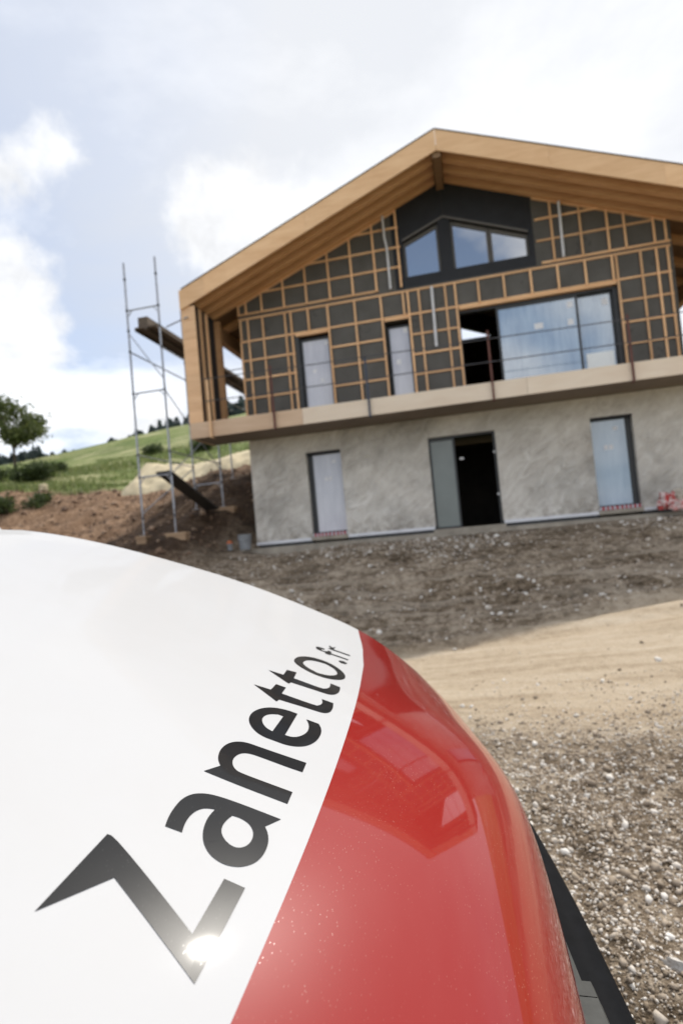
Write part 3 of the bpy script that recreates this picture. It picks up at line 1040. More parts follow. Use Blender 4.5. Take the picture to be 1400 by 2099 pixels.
    box('room_wall', 'dark_int', H, -0.25, -0.13, B + 0.3, 10.45, 3.1, 6.1)
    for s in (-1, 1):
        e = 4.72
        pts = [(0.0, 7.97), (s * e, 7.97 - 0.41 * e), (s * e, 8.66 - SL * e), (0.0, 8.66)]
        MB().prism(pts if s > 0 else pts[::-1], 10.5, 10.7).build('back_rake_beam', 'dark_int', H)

    # --- battens, every one a piece
    def vb(x, z0, z1, w=0.046):
        box('batten', 'batten_v', H, x - w / 2, x + w / 2, B - 0.062, B - 0.030, z0, z1)

    def hb(z, x0, x1, w=0.044):
        box('batten', 'batten_h', H, x0, x1, B - 0.0295, B - 0.001, z - w / 2, z + w / 2)

    top = lambda x: 8.50 - 0.392 * abs(x)
    for x in (-5.24, -4.83, -4.22, -4.06, -3.08, -2.38, -1.71, -1.03, -0.76, -0.12, 0.12, 3.79, 4.31, 4.645, 4.88):
        vb(x, 3.09, 5.93)
    vb(-5.46, 3.09, 5.35)
    for x in (-5.44, -3.60, -1.15, 0.67, 1.27, 1.89, 2.50, 3.11, 3.70):
        vb(x, 5.365, 5.93)
    hb(5.955, -5.5, 4.96, 0.05)
    hb(5.36, -5.47, 4.93)
    for z in (4.85, 4.35, 3.85, 3.35):
        hb(z, -5.45 + random.uniform(-.05, .03), -4.03)
        hb(z, -3.10, -1.69)
        hb(z, -1.05, 0.14)
        hb(z, 3.77, 4.93)
    for x in (-5.47, -5.26, -4.82, -4.21, -3.60, -2.98, -2.38, -1.78):
        vb(x, 6.07, top(x) - 0.02)
    vb(-1.16, 6.07, top(1.16) - 0.02)
    hb(6.085, -5.52, -1.74, 0.05)
    hb(6.60, -4.98, -1.13)
    hb(7.10, -3.70, -1.10)
    hb(7.60, -2.40, -1.12)
    for x in (2.47, 3.10, 3.68, 4.04, 4.645, 4.885):
        vb(x, 6.07, top(x) - 0.02)
    hb(6.06, 2.18, 4.97, 0.05)
    hb(6.60, 2.11, 4.63)
    hb(7.12, 2.11, 3.56)
    for x0, x1 in ((-5.50, -1.13), (2.09, 4.92)):      # raking batten under the soffit
        q = MB().prism([(x0, top(x0) - .05), (x1, top(x1) - .05), (x1, top(x1)), (x0, top(x0))], B - 0.029, B - 0.001)
        q.build('batten', 'batten_h', H)
    # white conduits pushed through the boards
    m = MB()
    m.path([(-1.43, B - 0.075, 6.05), (-1.43, B - 0.075, 7.12), (-1.465, B - 0.075, 7.36), (-1.47, B - 0.075, 7.92)], [0.03] * 4, 10)
    m.build('conduit', 'white_pvc', H, 40)
    MB().tube((-0.45, B - 0.085, 4.44), (-0.43, B - 0.085, 5.93), 0.035, n=10).build('conduit', 'white_pvc', H, 40)
    MB().tube((2.665, B - 0.085, 6.09), (2.68, B - 0.085, 7.42), 0.033, n=10).build('conduit', 'white_pvc', H, 40)

    # --- front frame: left and right end posts clad with short boards, wing walls
    for s in (-1, 1):
        zt = [3.103]
        while zt[-1] < 5.95:
            zt.append(zt[-1] + random.choice((0.19, 0.24, 0.29)))
        zt[-1] = 5.985
        for a, b in zip(zt[:-1], zt[1:]):
            x0, x1 = (-6.47, -6.11) if s < 0 else (6.11, 6.47)
            box('post_board', 'post_board', H, x0, x1, 0.0, 0.04, a, b - 0.003)
        x0, x1 = (-6.43, -6.16) if s < 0 else (6.16, 6.43)
        box('wing_wall', 'membrane', H, x0, x1, 0.043, B - 0.05, 3.08, 6.05)
        xa, xb = (-6.158, -6.115) if s < 0 else (6.115, 6.158)
        for y in (0.30, 0.66):
            box('batten', 'batten_v', H, xa, xb, y, y + 0.11, 3.08, 6.0)
        box('wing_post', 'beam', H, xa - 0.1, xb + 0.1, B - 0.12, B, 3.08, 6.0)

    # --- roof
    for s in (-1, 1):
        def q(x, top_):
            return top_ - SL * abs(x)
        def slab(name, mat, y0, y1, t0, t1, xi, xo):
            pts = [(s * xi, q(xi, t0)), (s * xo, q(xo, t0)), (s * xo, q(xo, t1)), (s * xi, q(xi, t1))]
            if s < 0:
                pts = pts[::-1]
            return MB().prism(pts, y0, y1).build(name, mat, H)
        for xi, xo_ in (((0.003, 2.35), (2.353, 4.55), (4.553, 6.47)) if s > 0 else ((0.003, 3.15), (3.153, 5.80), (5.803, 6.47))):
            slab('rake_fascia', 'fascia', -0.045, 0.0, 8.46, 8.94, xi, xo_)
        slab('roof_edge', 'roofing', -0.06, 0.9, 8.945, 8.965, 0.003, 6.40)
        slab('roof_slab', 'roofing', 0.005, 11.6, 8.80, 8.935, 0.003, 6.44)
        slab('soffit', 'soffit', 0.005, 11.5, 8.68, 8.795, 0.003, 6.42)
        slab('rafter', 'rafter', 0.30, 0.44, 8.475, 8.675, 0.11, 6.40)
        slab('rafter', 'rafter', 0.74, 0.88, 8.485, 8.675, 0.11, 6.40)
        slab('rafter', 'rafter', 1.20, 1.335, 8.51, 8.675, 0.11, 6.40)
        for yk in (2.2, 3.3, 4.4, 5.5, 6.6, 7.7, 8.8, 9.9):
            slab('rafter', 'rafter', yk, yk + 0.14, 8.48, 8.675, 4.75 if s > 0 else 5.52, 6.40)
        xo = s * 6.30
        box('eave_beam', 'beam', H, min(xo, xo - s * .18), max(xo, xo - s * .18), B + 0.01, 11.4, 5.60, 5.98)
        box('eave_fascia', 'fascia', H, min(s * 6.47, s * 6.445), max(s * 6.47, s * 6.445), 0.045, 11.5, 5.99, 6.38)
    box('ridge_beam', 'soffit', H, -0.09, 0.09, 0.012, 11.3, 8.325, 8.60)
    return H


M['glass_sky_tint2'] = glass('pale_sky_tinted_filmed_glass', (0.24, 0.34, 0.46), 0.08, 2.0, 0.6, (0.42, 0.53, 0.64))  # blue of the reflected sky mixed into the film colour
house = build_house()


# ------------------------------------------------------------------ guard rail clamped to the balcony edge
def build_guardrail():
    G = empty('guardrail', (-1.2, -0.05, 2.72), 'temporary safety railing with rusty posts clamped along the balcony edge', 'railing')
    for x, mt, zt in ((-4.30, 'rust_red', 4.20), (-2.035, 'blue_steel', 4.06), (0.70, 'rust_red', 4.22), (3.525, 'rust_red', 4.10), (6.1, 'rust_red', 4.15)):
        m = MB()
        m.box(x - 0.022, x + 0.022, -0.075, -0.035, 2.70, zt)
        m.box(x - 0.022, x + 0.022, -0.075, 0.12, 2.685, 2.70)
        m.box(x - 0.018, x + 0.018, -0.034, 0.12, 3.102, 3.13)
        m.build('post', mt, G)
    m = MB()
    m.box(-5.935, -5.885, -0.075, -0.03, 2.70, 4.13).box(-5.93, -5.89, -0.075, 0.12, 2.685, 2.70)
    m.build('post', 'fascia', G)
    for z0, z1 in ((4.11, 3.96), (3.57, 3.48)):
        xs = [-5.91, -4.30, -2.035, 0.70, 3.525, 6.1]
        for a, b in zip(xs[:-1], xs[1:]):
            sag = random.uniform(-0.02, 0.015)
            za = z0 + (z1 - z0) * (a + 5.91) / 12
            zb = z0 + (z1 - z0) * (b + 5.91) / 12
            m = MB()
            y = -0.088
            m.path([(a - 0.1, y, za), ((a + b) / 2, y, (za + zb) / 2 + sag), (b + 0.06, y, zb)], [0.011] * 3, 6)
            m.build('rail', 'steel_dark', G, 50)
    return G


build_guardrail()


# ------------------------------------------------------------------ scaffold at the left gable end
FOOT_Z = max(gz(x_, y_) for x_ in (-8.1, -7.95, -7.8, -7.3, -7.05, -6.8) for y_ in (-0.1, 0, 0.1)) - 0.02


def build_scaffold():
    S = empty('scaffold', (-7.5, 0, 0.27), 'tall galvanised scaffold tower beside the left end of the house', 'scaffold')
    XL, XR = -7.92, -7.06
    ybay = [0.0, 3.0, 6.0, 9.0]
    for y in ybay:
        for x in (XL, XR):
            g = FOOT_Z + 0.045 if y == 0 else gz(x, y) + 0.04
            zt = 7.38 if y < 1 else 7.2
            if y > 1:
                g = max(g, 0.3)
            m = MB()
            m.tube((x, y, g), (x, y, g + 0.66 if y == 0 else g + .3), 0.017, n=8)
            m.tube((x, y, g + 0.60 if y == 0 else g + .25), (x, y, zt), 0.027, n=10)
            m.box(x - 0.075, x + 0.075, y - 0.075, y + 0.075, g - 0.012, g)
            m.build('standard', 'steel', S, 40)
            for z in (0.92, 1.94, 2.5, 4.04, 5.1, 5.63, 6.15, 6.95):
                if z > g + 0.2:
                    MB().tube((x, y, z - 0.03), (x, y, z + 0.03), 0.034, n=8).build('coupler', 'steel_dark', S, 40)
        for z in (1.94, 4.04, 6.15):
            if z > gz(XR, y) + 0.3:
                m = MB()
                m.tube((XL, y, z), (XR, y, z), 0.02, n=8)
                for x, d in ((XL, 1), (XR, -1)):
                    m.tube((x, y, z - 0.17), (x + d * 0.14, y, z - 0.005), 0.013, n=6)
                m.build('transom', 'steel', S, 40)
    for i in range(3):
        a, b = ybay[i], ybay[i + 1]
        for x in (XL, XR):
            for z in (5.10,) if i else (5.10, 2.5):
                MB().tube((x, a, z), (x, b, z), 0.017, n=6).build('ledger', 'steel', S, 40)
    MB().tube((XL, 0.0, 5.58), (XR, 0.0, 4.30), 0.015, n=6).build('brace', 'steel', S, 40)
    MB().tube((XR, 0.03, 4.02), (XR, 3.0, 2.3), 0.013, n=6).build('brace', 'steel', S, 40)
    MB().tube((XL, 0.03, 1.05), (XL, 3.0, 2.45), 0.015, n=6).build('brace', 'steel', S, 40)
    MB().tube((XR, 0.03, 1.95), (XR, 3.0, 3.6), 0.013, n=6).build('brace', 'steel', S, 40)
    MB().tube((XL + .1, 0.06, 6.15), (-6.2, 0.06, 5.76), 0.012, n=6)
    MB().tube((-7.06, 0.35, 5.72), (-6.28, -0.06, 5.70), 0.018, n=8).build('tie', 'steel', S, 40)
    # platform of two decks, running back along the house
    for y0, y1 in ((0.02, 2.97), (3.03, 5.97), (6.03, 8.97)):
        for xa, xb in ((-7.76, -7.46), (-7.45, -7.14)):
            m = MB()
            m.box(xa, xb, y0, y1, 5.66, 5.70)
            m.box(xa, xa + 0.03, y0, y1, 5.61, 5.659).box(xb - 0.03, xb, y0, y1, 5.61, 5.659)
            m.build('platform', 'old_wood', S)
    return S


build_scaffold()
t = box('timber_beam', 'old_wood', None, -7.66, -7.40, 0.03, 2.6, 5.703, 5.94)
tag(t, 'dark squared timber lying on the high scaffold platform', 'timber')


def slanted_plank():
    p0, p1 = Vector((-7.26, -0.02, 1.985)), Vector((-7.25, 2.62, gz(-7.25, 2.62) + 0.06))
    d = (p1 - p0).normalized()
    s = Vector((1, 0, 0))
    n = s.cross(d).normalized()
    m = MB()
    k = []
    for p in (p0, p1):
        for a in (-0.20, 0.20):
            for b in (0, 0.05):
                k.append(tuple(p + s * a + n * b))
    m.v = k
    m.f = [(0, 1, 3, 2), (4, 6, 7, 5), (0, 4, 5, 1), (2, 3, 7, 6), (0, 2, 6, 4), (1, 5, 7, 3)]
    m.box(-7.4, -7.34, 0.02, 0.06, 1.9, 1.94)
    o = m.build('ramp_plank', 'membrane_wood', None)
    return tag(o, 'dark wide plank sloping from the scaffold rung down to the earth mound', 'plank')


M['membrane_wood'] = wood('dark_wet_plank', (0.030, 0.027, 0.024), (0.065, 0.058, 0.050), (0, 1, 0), 0.8, 0.1)
slanted_plank()

foots = [((-7.96, 0.0), 0.30, 0.22, 'short foot board under the outer front leg of the scaffold'),
         ((-7.02, 0.0), 0.54, 0.24, 'long foot board under the inner front leg of the scaffold'),
         ((-7.0, 3.0), 0.62, 0.24, 'foot board on the earth mound under a rear scaffold leg')]
for (x, y), w, d, lab in foots:
    z = FOOT_Z if y == 0 else max(gz(-7.06, 3.0), gz(-7.92, 3)) - 0.03
    m = MB()
    m.box(x - w / 2, x + w / 2, y - d / 2, y + d / 2, z - (0.02 if y == 0 else 0.06), z + 0.04)
    m.box(x - w / 2 + .02, x + w / 2 - .02, y - d / 2 + .02, y - d / 2 + .09, z - 0.16, z - (0.021 if y == 0 else 0.061))
    m.box(x - w / 2 + .02, x + w / 2 - .02, y + d / 2 - .09, y + d / 2 - .02, z - 0.16, z - (0.021 if y == 0 else 0.061))
    tag(m.build('foot_board', 'foot_wood', None), lab, 'board', 'boards under the scaffold legs')


# ------------------------------------------------------------------ odds and ends by the wall
def build_bucket():
    c = (-5.62, 0.80, -0.075)
    E = empty('bucket', c, 'grey builder bucket standing at the left corner of the house', 'bucket')
    MB().lathe(c, [(0.0, 0.0), (0.135, 0.0), (0.165, 0.36), (0.178, 0.36), (0.178, 0.385), (0.158, 0.385), (0.128, 0.02), (0.0, 0.02)], 28).build('body', 'bucket', E, 40)
    MB().lathe(c, [(0.160, 0.27), (0.168, 0.27), (0.171, 0.30), (0.162, 0.30)], 28).build('rim_band', 'bucket', E, 40)
    pts = [(c[0] + 0.178 * math.cos(a), c[1] - 0.178 * abs(math.sin(a)) - .004, c[2] + 0.33 - 0.13 * math.sin(a)) for a in np.linspace(0, math.pi, 12)]
    MB().path(pts, [0.004] * 12, 5).build('handle', 'steel_dark', E, 60)
    c = (-6.0, 0.72, gz(-6.0, 0.72))
    E = empty('paint_tin', c, 'small tin with an orange lid beside the grey bucket', 'tin')
    MB().lathe(c, [(0.0, 0.0), (0.062, 0.0), (0.062, 0.17), (0.066, 0.175), (0.0, 0.175)], 20).build('body', 'bucket', E, 40)
    MB().lathe(c, [(0.067, 0.165), (0.069, 0.165), (0.069, 0.20), (0.05, 0.235), (0.0, 0.235)], 20).build('lid', 'orange', E, 40)


build_bucket()


def crumpled(name, mat, c, r, seed, label, cat):
    V, Fa = ico(4)
    W = np.array([v * (1 + 0.55 * mnoise.noise(Vector(v) * 1.7 + Vector((seed, 0, 0))) + 0.22 * mnoise.noise(Vector(v) * 4.5 + Vector((0, seed, 0)))) for v in V])
    W = W * np.array(r)
    W[:, 2] = np.maximum(W[:, 2], -0.55 * r[2])
    o = from_arrays(name, W + np.array(c), Fa, mat, None, 60)
    return tag(o, label, cat)


def sack_mat(name, c1, c2):
    m, t, p = new_mat(name)
    tc = t.n('ShaderNodeTexCoord')
    f = t.noise(tc.outputs['Object'], 9.0, 3, 0.5, 1.2)
    t.l(t.ramp(f, [(0.44, c1), (0.52, c2)]), p.inputs['Base Color'])
    p.inputs['Roughness'].default_value = 0.45
    return m


M['sack_red'] = sack_mat('red_white_sack', (0.42, 0.035, 0.03), (0.62, 0.50, 0.47))
M['sack_pink'] = sack_mat('pink_white_sack', (0.60, 0.52, 0.48), (0.52, 0.22, 0.20))
M['sack_cream'] = sack_mat('cream_sack', (0.62, 0.56, 0.47), (0.40, 0.35, 0.28))
crumpled('sack', 'sack_red', (4.18, 0.86, 0.12), (0.20, 0.16, 0.24), 2.0, 'crumpled red and white plastic sack leaning on the plastered wall', 'sack')
crumpled('sack', 'sack_pink', (4.36, 0.70, 0.02), (0.17, 0.15, 0.15), 5.0, 'small pinkish sack lying in front of the red one', 'sack')
crumpled('sack', 'sack_cream', (4.50, 0.92, 0.22), (0.24, 0.16, 0.20), 9.0, 'cream coloured sack on top of the heap by the wall', 'sack')


# ------------------------------------------------------------------ pale sand heap behind the mound
def build_sand():
    nx, ny = 90, 40
    V = []
    for j in range(ny):
        for i in range(nx):
            u, v = i / (nx - 1), j / (ny - 1)
            x, y = -15.2 + 9.4 * u, 10.2 + 4.0 * v
            g = gz(x, y)
            prof = max(0.0, math.sin(math.pi * v)) ** 0.75 * min(1.0, max(0, (u - 0.0) / 0.05)) ** 0.5 * min(1.0, (1 - u) / 0.1)
            h = 1.25 * prof * (1 + 0.04 * mnoise.noise(Vector((x * 0.7, y * 0.7, 3)))) + 0.05 * mnoise.noise(Vector((x * 3, y * 3, 1))) * min(1, prof * 4)
            V.append((x, y, g - 0.12 + h))
    i = (np.arange(ny - 1)[:, None] * nx + np.arange(nx - 1)[None, :]).ravel()
    o = from_arrays('sand_heap', np.array(V), np.stack([i, i + 1, i + 1 + nx, i + nx], -1), 'sand', None, 180)
    tag(o, 'long pale sand heap behind the brown earth mound', 'sand heap')


M['sand'] = plain('pale_sand', (0.52, 0.44, 0.29), 0.95, var=0.16, scale=1.6, bump=0.5)
build_sand()


# ------------------------------------------------------------------ plants
def leaf_mat(name, c1, c2, c3):
    m, t, p = new_mat(name)
    g = t.n('ShaderNodeNewGeometry')
    t.l(t.ramp(g.outputs['Random Per Island'], [(0.0, c1), (0.6, c2), (1.0, c3)]), p.inputs['Base Color'])
    p.inputs['Roughness'].default_value = 0.6
    # thin leaves let light through
    tr = t.n('ShaderNodeBsdfTranslucent')
    rp = [n_ for n_ in t.t.nodes if n_.type == 'VALTORGB'][0]
    t.l(rp.outputs[0], tr.inputs[0])
    mx = t.n('ShaderNodeMixShader')
    mx.inputs[0].default_value = 0.45
    out = [n_ for n_ in t.t.nodes if n_.type == 'OUTPUT_MATERIAL'][0]
    t.l(p.outputs[0], mx.inputs[1])
    t.l(tr.outputs[0], mx.inputs[2])
    t.l(mx.outputs[0], out.inputs[0])
    return m


M['leaf'] = leaf_mat('tree_leaves', (0.050, 0.070, 0.018), (0.095, 0.12, 0.034), (0.16, 0.18, 0.06))
M['bush'] = leaf_mat('bush_leaves', (0.030, 0.045, 0.014), (0.055, 0.08, 0.022), (0.10, 0.13, 0.04))
M['grass'] = leaf_mat('grass_blades', (0.08, 0.115, 0.026), (0.14, 0.185, 0.05), (0.28, 0.275, 0.12))
M['needle'] = leaf_mat('hazy_conifer_needles', (0.055, 0.078, 0.072), (0.08, 0.108, 0.102), (0.12, 0.15, 0.145))  # bluish tone puts the haze of distance into the needle colour
M['bark'] = plain('bark', (0.075, 0.058, 0.042), 0.9, var=0.3, scale=6, bump=0.6)
M['flower'] = leaf_mat('yellow_flowers', (0.55, 0.42, 0.04), (0.62, 0.50, 0.06), (0.68, 0.58, 0.10))


def leaf_cards(P, size, r):
    """one small folded leaf (two triangles-quads) at every point"""
    n = len(P)
    a = r.normal(size=(n, 3))
    a /= np.linalg.norm(a, axis=1)[:, None]
    b = np.cross(a, r.normal(size=(n, 3)))
    b /= np.linalg.norm(b, axis=1)[:, None]
    s = size * r.uniform(0.6, 1.3, (n, 1))
    V = np.stack([P - a * s, P + b * s * 0.55, P + a * s, P - b * s * 0.55], 1).reshape(-1, 3)
    Fa = (np.arange(n) * 4)[:, None] + np.arange(4)[None]
    return V, Fa


def make_tree(name, loc, h, rad, seed, label, nleaf=9000, leaf=0.22, lean=0.0):
    r = np.random.default_rng(seed)
    rd = random.Random(seed)
    T = empty(name, loc, label, 'tree')
    x, y, z = loc
    m = MB()
    fork = 0.30 * h
    m.path([(x, y, z - 0.3), (x + .05, y, z + fork * 0.5), (x + lean * .3, y, z + fork)], [0.045 * h * .5, 0.03 * h * .6, 0.026 * h * .6], 9)
    tips = []
    for k in range(9):
        a = k * 2.4 + rd.uniform(-.4, .4)
        up = rd.uniform(0.12, 0.98)
        rr = rad * rd.uniform(0.55, 0.95) * math.sqrt(max(0.1, 1 - (up - 0.45) ** 2 * 2.2))
        e = Vector((x + lean + rr * math.cos(a), y + rr * math.sin(a), z + fork + up * (h - fork) * 0.85))
        mid = Vector((x + lean * .5, y, z + fork)).lerp(e, 0.5) + Vector((0, 0, 0.06 * h))
        m.path([(x + lean * .3, y, z + fork * 0.9), tuple(mid), tuple(e)], [0.012 * h, 0.008 * h, 0.002 * h], 6)
        for _ in range(3):
            q = e + Vector((rd.uniform(-1, 1), rd.uniform(-1, 1), rd.uniform(-.3, .8))) * rad * 0.35
            m.path([tuple(mid.lerp(e, 0.6)), tuple(q)], [0.004 * h, 0.0015 * h], 5)
            tips.append(q)
        tips.append(e)
    m.build('trunk', 'bark', T, 60)
    tips = np.array([t_[:] for t_ in tips])
    c = tips[r.integers(0, len(tips), nleaf)]
    P = c + r.normal(size=(nleaf, 3)) * np.array([0.20, 0.20, 0.16]) * rad
    keep = P[:, 2] > z + 0.26 * h
    V, Fa = leaf_cards(P[keep], leaf, r)
    from_arrays('crown', V, Fa, 'leaf', T)
    return T


make_tree('tree', (-60.3, 57.1, gz(-60.3, 57.1)), 10.3, 3.5, 4, 'lone leafy tree standing on the grassy hill', 6000, 0.23)


def make_bush(loc, rad, h, seed, label, n=2200, leaf=0.09, mat='bush'):
    r = np.random.default_rng(seed)
    x, y = loc
    z = gz(x, y)
    Bm = empty('bush', (x, y, z), label, 'bush')
    k = r.integers(5, 9)
    cs = np.stack([x + r.normal(size=k) * rad * 0.5, y + r.normal(size=k) * rad * 0.4, z + h * r.uniform(0.25, 0.65, k)], -1)
    st = MB()
    for c in cs:
        st.path([(x, y, z - 0.1), tuple((np.array([x, y, z]) + c) / 2 + r.normal(size=3) * .05), tuple(c)], [0.03, 0.02, 0.008], 5)
    st.build('stem', 'bark', Bm, 60)
    P = cs[r.integers(0, k, n)] + r.normal(size=(n, 3)) * np.array([rad * 0.30, rad * 0.30, h * 0.20])
    P[:, 2] = np.maximum(P[:, 2], z + 0.02)
    V, Fa = leaf_cards(P, leaf, r)
    from_arrays('foliage', V, Fa, mat, Bm)
    return Bm


make_bush((-25.5, 17.7), 1.0, 1.1, 11, 'dark rounded bush low on the grassy slope below the lone tree', 4200, 0.09)
make_bush((-28.3, 23.8), 0.55, 0.8, 12, 'small bush to the right of the dark rounded one', 1200, 0.08)
make_bush((-28.2, 17.6), 0.7, 0.9, 13, 'bush at the very left edge of the grassy slope', 1500, 0.08)
make_bush((-17.3, 6.4), 0.75, 0.75, 14, 'dark weedy clump growing on the brown earth bank', 2200, 0.07)
make_bush((-18.1, 9.3), 0.35, 0.4, 15, 'little weed tuft high on the brown earth bank', 700, 0.06)
make_bush((-21.1, 31.9), 1.0, 1.3, 16, 'green bush on the slope seen between the scaffold legs', 2200, 0.10)
make_bush((-25.6, 33.0), 0.8, 0.9, 17, 'low green bush on the slope left of the scaffold legs', 1600, 0.10)


def grass_tufts():
    r = np.random.default_rng(31)
    n = 26000
    x, y = r.uniform(-34, -6, n), 11.0 + 26 * r.uniform(0, 1, n) ** 1.6
    g = zones(x, y)[0]
    keep = (r.uniform(size=n) < g) & (fbm(x, y, 0.3, 3, 51) > -0.22)
    x, y = x[keep], y[keep]
    n = len(x)
    z = height(x, y) - 0.03
    h = r.uniform(0.12, 0.34, n) * (0.7 + 1.2 * np.clip(fbm(x, y, 0.25, 2, 53) + 0.3, 0, 1))
    a = r.uniform(0, 6.28, n)
    w = 0.02 + 0.02 * r.uniform(size=n)
    dx, dy = np.cos(a), np.sin(a)
    ln = r.normal(0, 0.4, n) * h
    P0 = np.stack([x - dx * w, y - dy * w, z], -1)
    P1 = np.stack([x + dx * w, y + dy * w, z], -1)
    P2 = np.stack([x + ln * dy + dx * w * .3, y - ln * dx, z + h], -1)
    V = np.stack([P0, P1, P2], 1).reshape(-1, 3)
    o = from_arrays('grass', V, (np.arange(n) * 3)[:, None] + np.arange(3)[None], 'grass')
    tag(o, 'long meadow grass covering the hillside', 'grass', kind='stuff')
    k = r.integers(0, n, 150)
    P = np.stack([x[k], y[k], z[k] + h[k] + .03], -1)
    P = P[P[:, 1] < 15]
    P = np.concatenate([P, np.stack([r.normal(-17.9, 0.25, 40), r.normal(6.2, .25, 40), np.full(40, gz(-17.8, 6.2)) + r.uniform(.4, .75, 40)], -1)])
    V, Fa = leaf_cards(P, 0.035, r)
    o = from_arrays('flowers', V, Fa, 'flower')
    tag(o, 'scattered yellow flowers in the weeds by the earth bank', 'flowers', kind='stuff')


grass_tufts()


def far_wood():
    """far wood on the crest that reads as one dark mass"""
    r = np.random.default_rng(77)
    VV, FF, k = [], [], 0
    spots = [(r.uniform(-72, -34), r.uniform(92, 116), r.uniform(4.4, 6.4)) for _ in range(420)]
    spots += [(r.uniform(-118, -84), r.uniform(92, 112), r.uniform(4.0, 5.6)) for _ in range(200)]
    for x, y, h in spots:
        if -72 < x:
            h *= 0.55 + 0.5 * (x + 72) / 20 if x < -60 else 1.0
        z = gz(x, y)
        nl = int(140)
        t_ = r.uniform(0, 1, nl) ** 0.8
        rad = (1 - t_ ** 1.6) * h * 0.30 + 0.15
        a = r.uniform(0, 6.28, nl)
        rr = rad * np.sqrt(r.uniform(0.1, 1, nl))
        P = np.stack([x + rr * np.cos(a), y + rr * np.sin(a), z + 0.4 + t_ * (h - .4)], -1)
        V, Fa = leaf_cards(P, 0.42, r)
        VV.append(V)
        FF.append(Fa + k)
        k += len(V)
        m = MB().tube((x, y, z - .2), (x, y, z + h * .9), 0.12, 0.02, 4)
        # short trunk faces as quads only
        v = np.array(m.v)
        VV.append(v)
        FF.append(np.array([f for f in m.f if len(f) == 4]) + k)
        k += len(v)
    o = from_arrays('forest', np.concatenate(VV), np.concatenate(FF), 'needle')
    tag(o, 'far dark wood along the crest of the hill', 'forest', kind='stuff')


far_wood()
o = crumpled('stone', 'sand', (-20.8, 12.75, gz(-20.8, 12.75) + 0.1), (0.26, 0.2, 0.2), 3.0, 'tan boulder at the edge of the grass above the earth bank', 'stone')


# ------------------------------------------------------------------ the van
YAW = 0.12
EU = Vector((math.cos(YAW), math.sin(YAW), 0))
EV = Vector((-math.sin(YAW), math.cos(YAW), 0))
VORG = Vector((CAM_POS[0], CAM_POS[1], 0))
VC_, VH = 1.13, 1.055            # centre line and half width
VG = -1.5                        # ground under the wheels


def vw(u, v, z):
    p = VORG + EU * u + EV * v
    return (p.x, p.y, z)


HOOD_Q = [[-10066,-9338,-8897,-8624,-8427,-8287,-8193,-8142,-8135,-8169,-8246],[-8623,-7835,-7379,-7167,-6999,-6873,-6787,-6741,-6731,-6753,-6818],[-7450,-6586,-6050,-5896,-5787,-5713,-5663,-5626,-5603,-5601,-5634],
    [-6548,-5617,-4979,-4813,-4794,-4799,-4796,-4755,-4685,-4615,-4585],[-5899,-4936,-4254,-4023,-4007,-4008,-3989,-3941,-3852,-3747,-3672],[-5456,-4494,-3831,-3518,-3315,-3233,-3194,-3143,-3036,-2893,-2788],
    [-5153,-4197,-3486,-3030,-2637,-2468,-2405,-2357,-2283,-2174,-2098],[-4931,-3960,-3156,-2547,-1960,-1710,-1621,-1583,-1604,-1556,-1510],[-4772,-3743,-2834,-2041,-1261,-960,-844,-941,-1042,-980,-952],
    [-4732,-3564,-2519,-1514,-552,-216,-83,-372,-621,-855,-1115],[-4957,-3567,-2220,-1000,-421,95,440,-9,-361,-895,-1717],[-5657,-4113,-2697,-1840,-1533,-1208,-891,-1212,-1559,-1995,-2973],
    [-7044,-5497,-4308,-3855,-3735,-3653,-3613,-3772,-4003,-4310,-5142],[-9252,-7837,-6989,-6833,-6872,-6956,-7083,-7248,-7456,-7722,-8343],[-12324,-11138,-10634,-10687,-10822,-11000,-11220,-11482,-11786,-12132,-12583]]
    
